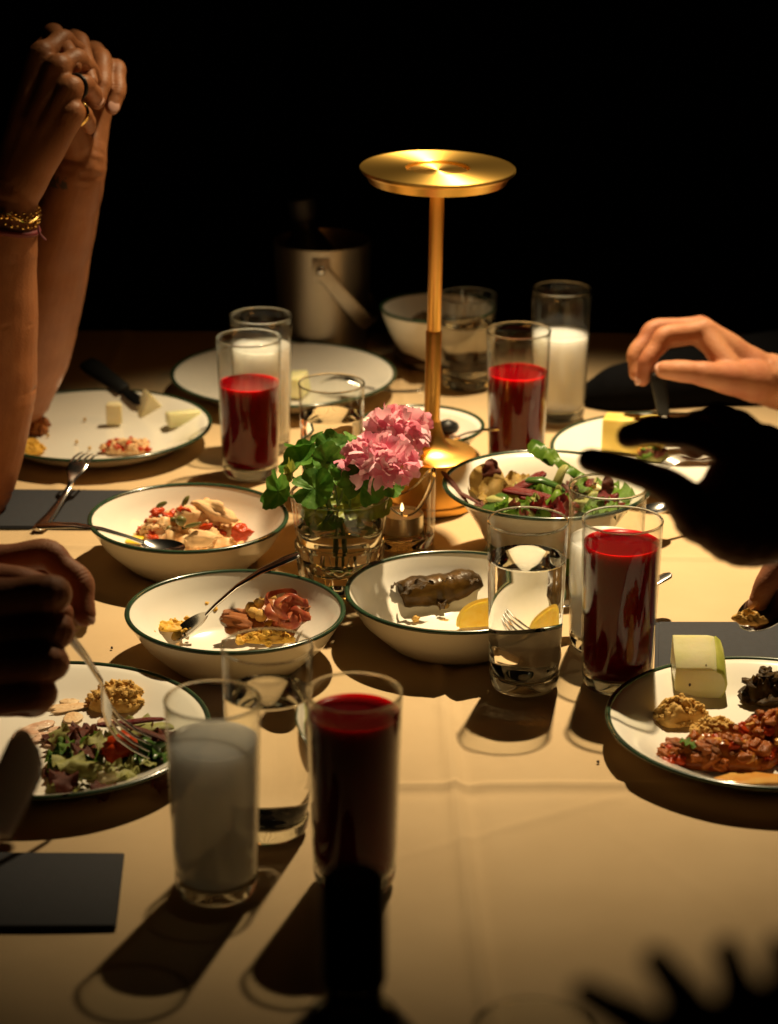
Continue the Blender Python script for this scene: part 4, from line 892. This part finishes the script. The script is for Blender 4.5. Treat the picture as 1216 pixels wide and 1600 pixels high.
# ------------------------------------------------------------------ people: hands and arms
_b = bmesh.new(); bmesh.ops.create_icosphere(_b, subdivisions=2, radius=1.0)
ICO = ([tuple(v.co) for v in _b.verts], [tuple(v.index for v in f.verts) for f in _b.faces]); _b.free()
def body_mesh(chains, voxel=0.0013, smooth=4):
    """one continuous surface from tapered chains of (point, radius), fused by a voxel remesh"""
    V, Fc = [], []
    def ball(p, r):
        o_ = len(V); V.extend([p + Vector(v) * r for v in ICO[0]]); Fc.extend([tuple(i + o_ for i in f) for f in ICO[1]])
    def cone(p, r, q, s_):
        x = (q - p); ln = x.length
        if ln < 1e-6: return
        x /= ln; u = x.orthogonal().normalized(); w_ = x.cross(u); n = 28; o_ = len(V)
        sn = max(-.95, min(.95, (r - s_) / ln)); cs = math.sqrt(1 - sn * sn)     # tangent cone between the two balls
        for c0, rr in ((p + x * (r * sn), r * cs), (q + x * (s_ * sn), s_ * cs)):
            for k in range(n): t = 2 * math.pi * k / n; V.append(c0 + (u * math.cos(t) + w_ * math.sin(t)) * rr)
        for k in range(n): j = (k + 1) % n; Fc.append((o_ + k, o_ + j, o_ + n + j, o_ + n + k))
        Fc.append(tuple(o_ + k for k in reversed(range(n)))); Fc.append(tuple(o_ + n + k for k in range(n)))
    for ch in chains:
        pts = [(Vector(p), r) for p, r in ch]
        if len(pts) > 2:                      # round the chain with a spline so that limbs bend smoothly
            sm = curve_pts([p for p, r in pts], 5); rs = []
            for i in range(len(pts) - 1):
                for k in range(5): t = k / 5; t = t * t * (3 - 2 * t); rs.append(pts[i][1] + (pts[i + 1][1] - pts[i][1]) * t)
            rs.append(pts[-1][1]); pts = list(zip(sm, rs))
        for p, r in pts: ball(p, r)
        for (p, r), (q, s_) in zip(pts[:-1], pts[1:]): cone(p, r, q, s_)
    me = bpy.data.meshes.new('body'); me.from_pydata([tuple(v) for v in V], [], Fc); me.update()
    tmp = bpy.data.objects.new('tmp_body', me); COL.objects.link(tmp)
    md = tmp.modifiers.new('r', 'REMESH'); md.mode = 'VOXEL'; md.voxel_size = voxel; md.use_smooth_shade = True
    ms = tmp.modifiers.new('s', 'SMOOTH'); ms.factor = 0.5; ms.iterations = smooth
    dg = bpy.context.evaluated_depsgraph_get(); out = bpy.data.meshes.new_from_object(tmp.evaluated_get(dg), depsgraph=dg)
    bpy.data.objects.remove(tmp); bpy.data.meshes.remove(me)
    # knuckle creases and slight unevenness
    out.polygons.foreach_set('use_smooth', [True] * len(out.polygons))
    out.materials.clear()
    n = len(out.vertices); co = np.empty(n * 3, np.float32); no = np.empty(n * 3, np.float32)
    out.vertices.foreach_get('co', co); out.vertices.foreach_get('normal', no); co = co.reshape(-1, 3); no = no.reshape(-1, 3); dp = np.zeros(n, np.float32)
    for ch in chains:
        if len(ch) != 7: continue                                  # finger chains: joints at 2 and 4
        for j in (2, 4):
            p = np.array(ch[j][0], np.float32); x = np.array((Vector(ch[j + 1][0]) - Vector(ch[j - 1][0])).normalized(), np.float32); r = ch[j][1]
            d = co - p; ax = d @ x; rad = np.linalg.norm(d - ax[:, None] * x, axis=1); near = rad < r * 1.9
            for off, a in ((0, .00055), (-.0026, .0004), (.0026, .0004)):
                dp -= near * a * np.exp(-((ax - off) / .0006) ** 2)
    nz = np.array([noise.noise(Vector(c) * 55) for c in co], np.float32); dp += nz * .0006      # tendons, veins: uneven skin
    co += no * dp[:, None]; out.vertices.foreach_set('co', co.reshape(-1)); out.update()
    return out
def finger(pts, r=(.0100, .0090, .0080, .0068), swell=1.0):
    """three phalanges with slightly thicker joints"""
    ch = []
    for i in range(len(pts) - 1):
        a, b_ = Vector(pts[i]), Vector(pts[i + 1]); ra, rb = r[i], r[i + 1]
        ch.append((a, ra * 1.02)); ch.append((a.lerp(b_, .5), (ra + rb) / 2 * .95))
    ch.append((Vector(pts[-1]), r[-1])); return ch
def nail(parent, base, tip, prev, nrm, w_=.0058, l_=.0072):
    tip, prev = Vector(tip), Vector(prev); x = (tip - prev).normalized(); z = Vector(nrm); z = (z - x * z.dot(x)).normalized()
    M_ = Matrix((x, z.cross(x), z)).transposed()
    put('fingernail', rock(3, 3, 0, 1, (1, 1, 1)), M['nail'], parent, tip - Vector(base) + z * .0052 + x * .0012, M_.to_quaternion(), (l_, w_, .0020))
def fist_palm(wrist, mcps, rw=.024, rm=.0125, fat=.016):
    """palm from the wrist to the four knuckles"""
    w_ = Vector(wrist); ch = []
    for i, m_ in enumerate(mcps):
        m_ = Vector(m_); ch.append([(w_.lerp(m_, .12), rw * .82), (w_.lerp(m_, .5), fat), (m_, rm)])
    for a, b_ in zip(mcps[:-1], mcps[1:]):
        a, b_ = Vector(a), Vector(b_); ch.append([(a.lerp(w_, .18), rm * .95), (b_.lerp(w_, .18), rm * .95)])
        ch.append([(a.lerp(w_, .45), fat), (b_.lerp(w_, .45), fat)])
    return ch

# --- far right diner: lit hand pinching a dark handled knife, other arm in a black sleeve
d0 = 2.45
P = lambda px, py, dd=0.0: D(px, py, d0 + dd)
idx = [P(1100, 516, 0), P(1040, 524, -.012), P(1012, 562, -.016), P(1004, 592, -.012)]
mid = [P(1094, 511, .021), P(1023, 515, .012), P(993, 553, .004), P(994, 584, .002)]
rng = [P(1092, 514, .041), P(1027, 520, .034), P(1000, 552, .026), P(1002, 578, .022)]
pky = [P(1094, 523, .058), P(1042, 532, .053), P(1020, 554, .047), P(1018, 573, .043)]
wr = P(1196, 592, .018)
chs = [finger(idx, (.0110, .0098, .0088, .0074)), finger(mid, (.0112, .0100, .0088, .0074)), finger(rng, (.0106, .0094, .0084, .0070)), finger(pky, (.0092, .0082, .0074, .0062))]
chs += fist_palm(wr, [idx[0], mid[0], rng[0], pky[0]], .026, .0125, .0165)
th = [P(1150, 592, -.014), P(1108, 586, -.030), P(1066, 580, -.034), P(1037, 578, -.030)]
chs += [[(P(1185, 596, .004), .022), (th[0], .0175), (th[1], .0130), (P(1086, 582, -.033), .0108), (th[2], .0112), (th[3], .0094)], [(th[0], .014), (P(1118, 545, -.006), .012), (idx[0], .0115)]]
chs += [[(wr, .0265), (P(1228, 600, .024), .0275), (P(1330, 612, .04), .034), (P(1480, 640, .07), .040), (P(1700, 640, .08), .043)]]
base = T(1330, 690); per = thing('person', 'diner at the far right, bare forearm and hand pinching a dark knife handle', 'person', base)
put('arm', body_mesh(chs, .0014, 9), M['skin'], per, -base)
nail(per, base, th[3], th[2], (0, -.75, .6))
nail(per, base, idx[3], idx[2], (-.8, -.5, .2), .0045, .006)
sl = [[(D(935, 618, 2.62), .020), (D(975, 612, 2.62), .030), (D(1060, 600, 2.64), .038), (D(1200, 585, 2.66), .046), (D(1480, 540, 2.70), .058), (D(1700, 380, 2.72), .075)]]
sl += [[(D(1700, 640, 2.53), .052), (D(1620, 642, 2.52), .050), (D(1580, 646, 2.51), .048)], [(D(1700, 640, 2.53), .055), (D(1760, 380, 2.68), .075)]]
put('black_sleeve', body_mesh(sl, .004, 6), M['black_cloth'], per, -base)
kn = knife(P(1027, 582, -.020), T(1044, 690, .020), 'dark handled knife held upright by the pinching hand at far right', (0, -1, .2), hl=0.62, wd=.0080, bw=.006)

# --- left diner: two raised forearms with clasped hands
base = T(-60, 760); per = thing('person', 'diner at the upper left resting both elbows with hands clasped', 'person', base)
nw = D(14, 318, 2.215); fw = D(124, 262, 2.32)
chs = [[(D(-75, 800, 2.30), .037), (D(-44, 745, 2.295), .041), (D(-16, 620, 2.275), .0415), (D(-7, 520, 2.255), .0385), (D(6, 400, 2.23), .030), (nw, .0255), (D(28, 275, 2.222), .0225)],
       [(D(-75, 800, 2.30), .038), (D(-250, 620, 2.32), .046), (D(-430, 380, 2.36), .052)]]
nm = [D(66, 84, 2.215), D(92, 104, 2.205), D(110, 138, 2.20), D(112, 176, 2.20)]
chs += fist_palm(nw, nm, .026, .0128, .0175)
nf = [[nm[0], D(98, 62, 2.24), D(124, 82, 2.262), D(140, 104, 2.266)], [nm[1], D(120, 92, 2.222), D(140, 110, 2.250), D(150, 128, 2.262)], [nm[2], D(132, 132, 2.215), D(146, 146, 2.245), D(152, 160, 2.262)], [nm[3], D(130, 178, 2.216), D(138, 190, 2.240), D(140, 200, 2.256)]]
for k, fp in enumerate(nf): chs.append(finger(fp, ((.0108, .0096, .0086, .0074), (.0108, .0096, .0086, .0074), (.0104, .0092, .0082, .0070), (.0092, .0084, .0074, .0062))[k]))
chs.append([(D(44, 220, 2.235), .012), (D(50, 150, 2.252), .012), (D(62, 90, 2.262), .0108), (D(84, 60, 2.265), .0092)])
na_ = put('near_arm', body_mesh(chs, .0015, 9), M['skin_b'], per, -base)
fe = D(30, 612, 2.50)
chs = [[(fe, .034), (D(52, 545, 2.475), .0385), (D(72, 460, 2.43), .0375), (D(92, 375, 2.385), .0335), (D(112, 310, 2.345), .0275), (fw, .0255), (D(130, 228, 2.322), .0225)],
       [(fe, .035), (D(-120, 470, 2.52), .044), (D(-330, 300, 2.54), .052)]]
fm = [D(86, 66, 2.31), D(116, 66, 2.325), D(146, 84, 2.335), D(164, 112, 2.335)]
chs += fist_palm(fw, fm, .026, .0128, .0175)
ff = [[fm[0], D(84, 52, 2.268), D(104, 78, 2.232), D(116, 104, 2.215)], [fm[1], D(124, 66, 2.282), D(134, 100, 2.250), D(142, 128, 2.235)], [fm[2], D(158, 92, 2.292), D(160, 128, 2.268), D(152, 158, 2.258)], [fm[3], D(182, 108, 2.300), D(184, 142, 2.282), D(176, 168, 2.276)]]
for k, fp in enumerate(ff): chs.append(finger(fp, ((.0104, .0094, .0084, .0074), (.0106, .0096, .0086, .0074), (.0104, .0096, .0088, .0076), (.0096, .0090, .0082, .0072))[k]))
chs.append([(D(118, 225, 2.30), .017), (D(100, 170, 2.27), .0140), (D(80, 140, 2.24), .0112), (D(68, 120, 2.225), .0092)])
fa = put('far_arm', body_mesh(chs, .0015, 9), M['skin_b'], per, -base)
fa.data.materials.append(M['tattoo']); tcn = D(84, 287, 2.30)
for pl in fa.data.polygons:
    d_ = pl.center - tcn
    if abs(d_.z) < .006 and abs(d_.x) < .012 and d_.y < .02 and noise.noise(pl.center * 260) > -.05 - .25 * (abs(d_.z) < .003): pl.material_index = 1
sl = [[(D(-270, 600, 2.325), .055), (D(-430, 380, 2.36), .062), (D(-560, 180, 2.40), .085)], [(D(-250, 370, 2.53), .052), (D(-330, 300, 2.54), .060), (D(-520, 150, 2.50), .085)], [(D(-560, 180, 2.40), .09), (D(-520, 150, 2.50), .09)]]
put('dark_sleeve', body_mesh(sl, .005, 6), M['black_cloth'], per, -base)
nail(per, base, ff[3][3], ff[3][2], (.2, -.95, .1), .0055, .007); nail(per, base, ff[2][3], ff[2][2], (.2, -.95, .1), .0055, .007)
# bracelets on the near wrist, a ring on the near hand
wd_ = (D(30, 268, 2.205) - D(6, 400, 2.23)).normalized(); wc = D(8, 340, 2.218)
u_ = wd_.orthogonal().normalized(); v_ = wd_.cross(u_)
br = thing('bracelet', 'gold bead and chain bracelet on the near wrist at upper left', 'bracelet', wc)
rnd = random.Random(3)
bead = rock(5, 2, 0.05, 1)
for row, (h_, rr, n, s_) in enumerate(((.006, .0292, 40, .0017), (.0115, .0288, 46, .0014), (.001, .0296, 34, .0015))):
    for k in range(n):
        t = 2 * math.pi * k / n + row * .1
        put('bead', bead, M['gold'], br, u_ * (rr * math.cos(t)) + v_ * (rr * math.sin(t)) + wd_ * (h_ + rnd.uniform(-.0026, .0026)), (0, 0, 0), s_ * rnd.uniform(.6, 1.4))
put('chain_loop', tube(curve_pts([u_ * (.0312 * math.cos(t)) + v_ * (.0312 * math.sin(t)) + wd_ * (.008 + .003 * math.sin(t * 5)) for t in [2 * math.pi * k / 20 for k in range(21)]], 3), .0009, 6), M['gold'], br)
br2 = thing('cord_bracelet', 'dark red cord bracelet below the gold beads on the near wrist', 'bracelet', wc - wd_ * .006)
put('cord', tube([u_ * (.0308 * math.cos(t)) + v_ * (.0308 * math.sin(t)) for t in [2 * math.pi * k / 48 for k in range(49)]], .0028, 8), M['red_cord'], br2)
tip = D(66, 372, 2.20) - (wc - wd_ * .006)
put('loose_end', tube(curve_pts([D(60, 352, 2.20) - (wc - wd_ * .006), tip + Vector((-.002, 0, .004)), tip + Vector((.003, 0, -.002))], 4), .0012, 6), M['red_cord'], br2)
rc = Vector(nm[3]).lerp(Vector(nf[3][1]), .55); rd = (Vector(nf[3][1]) - Vector(nm[3])).normalized(); u2 = rd.orthogonal().normalized(); v2 = rd.cross(u2)
gr = thing('finger_ring', 'shiny gold ring on the clasped hand at upper left', 'ring', rc)
put('band', tube([u2 * (.0095 * math.cos(t)) + v2 * (.0095 * math.sin(t)) for t in [2 * math.pi * k / 32 for k in range(33)]], .0024, 8), M['gold'], gr)
rc2 = Vector(nm[2]).lerp(Vector(nf[2][1]), .5); rd = (Vector(nf[2][1]) - Vector(nm[2])).normalized(); u2 = rd.orthogonal().normalized(); v2 = rd.cross(u2)
gr = thing('finger_ring', 'dark ring above the gold ring on the clasped hand', 'ring', rc2)
put('band', tube([u2 * (.0104 * math.cos(t)) + v2 * (.0104 * math.sin(t)) for t in [2 * math.pi * k / 32 for k in range(33)]], .0019, 8), M['black'], gr)

# --- near left diner: one hand with bread, the other gripping a fork
base = T(-160, 1150); per = thing('person', 'diner at the left edge gripping a fork and holding bread', 'person', base)
d1 = 1.75; P = lambda px, py, dd=0.0: D(px, py, d1 + dd)
bi = [P(-26, 878, .0), P(74, 866, -.004), P(124, 908, -.010), P(132, 962, -.016)]
bm_ = [P(-30, 886, .022), P(66, 884, .022), P(104, 926, .012), P(112, 972, .004)]
bmr = [P(-36, 900, .042), P(48, 898, .044), P(84, 936, .036), P(92, 972, .030)]
bpk = [P(-40, 916, .058), P(30, 914, .060), P(60, 944, .054), P(68, 970, .048)]
bw_ = P(-210, 985, .03)
chs = [finger(bi, (.0118, .0108, .0098, .0084)), finger(bm_, (.012, .0108, .0096, .0082)), finger(bmr, (.0104, .0092, .0082, .007)), finger(bpk, (.009, .008, .0072, .0062))]
chs += fist_palm(bw_, [bi[0], bm_[0], bmr[0], bpk[0]], .026, .0125, .0168)
chs += [[(bw_, .024), (P(-120, 985, -.02), .018), (P(-30, 962, -.036), .0135), (P(44, 952, -.036), .0110), (P(96, 958, -.030), .0092)]]
chs += [[(bw_, .027), (P(-380, 1060, .04), .036), (P(-640, 1180, .05), .042)]]
put('bread_hand', body_mesh(chs, .0012, 9), M['skin'], per, -base)
nail(per, base, bi[3], bi[2], (.85, -.5, .1), .0052, .0068)
d2 = 1.65; P2 = lambda px, py, dd=0.0: D(px, py, d2 + dd)
rows = ((930, 108, -20), (984, 112, -24), (1038, 104, -26), (1090, 88, -26))
mc, chs = [], []
for k, (y, xe, xm) in enumerate(rows):
    pts = [P2(xm, y + 4 + 3 * math.sin(k * 2.1), .004 * math.sin(k * 2.7)), P2(xe - 26, y - 3 + 4 * math.sin(k * 1.7), -.004 + .005 * math.sin(k * 2.3)), P2(xe - 34, y + 8, .030), P2(xe - 92, y + 12, .036)]
    mc.append(pts[0]); chs.append(finger(pts, ((.0134, .0126, .0112, .009), (.0134, .0128, .0112, .009), (.0130, .0124, .0108, .0088), (.0122, .0114, .0100, .008))[k]))
fwr = P2(-270, 1100, .04)
chs += fist_palm(fwr, mc, .027, .0125, .0170)
chs += [[(fwr, .024), (P2(-140, 960, .05), .018), (P2(-50, 912, .058), .0135), (P2(20, 908, .056), .0112), (P2(66, 918, .050), .0096)]]
chs += [[(fwr, .028), (P2(-480, 1250, .05), .038), (P2(-800, 1450, .06), .045)]]
put('fork_hand', body_mesh(chs, .0012, 9), M['skin'], per, -base)
sl = [[(P(-420, 1075, .04), .046), (P(-640, 1180, .05), .056), (P(-800, 900, .06), .08)], [(P2(-560, 1300, .05), .050), (P2(-800, 1450, .06), .060), (P(-900, 900, .0), .085)], [(P(-800, 900, .06), .09), (P(-900, 900, .0), .09)]]
put('dark_sleeve', body_mesh(sl, .005, 6), M['black_cloth'], per, -base)
fork(P2(28, 912, .012), T(238, 1168, .026), 'fork in the fist at the left, tines over the salad plate', (.75, -.25, .6), 1)
tag(put('bread_piece', rock(9, 3, .35, 1.5, fine=.25), M['bread'], None, P(112, 962, .004), (.3, .2, .5), (.013, .012, .018)), 'torn piece of bread between the fingers at the left', 'bread')
knife(D(-80, 1440, 1.34), D(52, 1152, 1.50), 'table knife with a broad blade at the left edge above the napkin', (.30, -.88, .20), hl=0.45, wd=.010, bw=.0125, hm='steel')

# --- near right diner: backlit hand in front of the far plate, other hand at the lower right
base = T(1500, 1250); per = thing('person', 'diner at the right edge, backlit dark hand pointing across the table', 'person', base)
d3 = 1.45; P = lambda px, py, dd=0.0: D(px, py, d3 + dd)
lo = [P(1098, 806, .010), P(1052, 764, .0), P(972, 730, -.006), P(922, 719, .004)]
up = [P(1150, 706, .018), P(1080, 676, .004), P(1020, 672, -.004), P(982, 682, .004)]
m3 = [P(1165, 694, .040), P(1100, 664, .036), P(1068, 676, .060), P(1086, 700, .070)]
m4 = [P(1180, 690, .060), P(1124, 652, .058), P(1092, 664, .084), P(1108, 690, .092)]
m5 = [P(1196, 694, .078), P(1152, 660, .076), P(1128, 672, .098), P(1140, 694, .104)]
w3 = P(1290, 800, .060)
chs = [finger(up, (.0108, .0096, .0088, .0078)), finger(m3, (.0112, .0102, .009, .008)), finger(m4, (.0106, .0098, .0088, .0076)), finger(m5, (.0096, .0088, .008, .007))]
chs += fist_palm(w3, [up[0], m3[0], m4[0], m5[0]], .029, .0130, .0190)
chs += [[(w3.lerp(lo[0], .2), .026), (P(1170, 830, .02), .022), (lo[0], .0150), (lo[1], .0105), (P(1012, 744, -.004), .0088), (lo[2], .0086), (lo[3], .0074)], [(lo[0], .018), (P(1140, 770, .018), .018), (up[0], .013)]]
chs += [[(w3, .030), (P(1400, 900, .09), .040), (P(1620, 1060, .14), .046)]]
put('pointing_hand', body_mesh(chs, .0012, 9), M['skin_b'], per, -base)
d4 = 0.66; P = lambda px, py, dd=0.0: D(px, py, d4 + dd)
t4 = [((915, 1552), (985, 1592), (1060, 1650), (1150, 1720)), ((1024, 1498), (1070, 1560), (1110, 1625), (1170, 1720)), ((1136, 1486), (1160, 1560), (1188, 1640), (1215, 1730)), ((1218, 1482), (1235, 1560), (1255, 1640), (1270, 1730))]
chs, mc = [], []
for k, pp in enumerate(t4):
    pts = [P(*pp[3], .02 + .004 * k), P(*pp[2], .006), P(*pp[1], .0), P(*pp[0], -.002)]
    mc.append(pts[0]); chs.append(finger(pts, (.0086, .0074, .0058, .0045)))
w4 = P(1330, 1960, .03)
chs += fist_palm(w4, mc, .027, .0125, .0170)
chs += [[(w4, .028), (P(1500, 2200, .03), .038), (P(1700, 2300, .05), .045)]]
put('lower_hand', body_mesh(chs, .0014, 9), M['skin_b'], per, -base)
# hand with a spoon at the right edge
d5 = 1.86; P = lambda px, py, dd=0.0: D(px, py, d5 + dd)
chs = [[(P(1186, 940, .0), .0078), (P(1200, 910, .0), .0092), (P(1226, 880, .004), .0105), (P(1290, 860, .01), .012)], [(P(1290, 860, .01), .013), (P(1380, 900, .03), .022), (P(1560, 980, .06), .030)], [(P(1380, 900, .03), .022), (P(1250, 925, .02), .010), (P(1222, 950, .02), .0078)]]
base2 = T(1620, 1010); per2 = thing('person', 'diner at the right edge holding a spoon of food above the napkin', 'person', base2)
put('spoon_hand', body_mesh(chs, .0012, 5), M['skin'], per2, -base2)
nail(per2, base2, P(1186, 940, 0), P(1200, 910, 0), (-.8, -.5, -.1), .005, .0075)
spoon(P(1472, 814, -.012), P(1154, 974, -.004), 'spoon with a bite of food held over the right napkin', (.1, -.35, .9))
tag(put('food_bite', heap_mesh(.013, .007, .006, 71, .5, 4), M['hummus'], None, P(1172, 968, -.010), (R(20), 0, R(-18))), 'bite of golden food on the spoon at the right edge', 'food')

# crumbs on the cloth
for k, (px, py, sz, lb) in enumerate(((935, 1190, .0011, 'tiny dark crumb on the cloth left of the right plate'), (175, 1012, .0010, 'tiny dark crumb on the cloth left of the onion bowl'))):
    tag(put('crumb', CHUNK[k], M['bread' if k > 1 else 'wick'], None, T(px, py, Z0 + sz * .4), (0, 0, k), sz), lb, 'crumb', 'crumbs on the cloth')
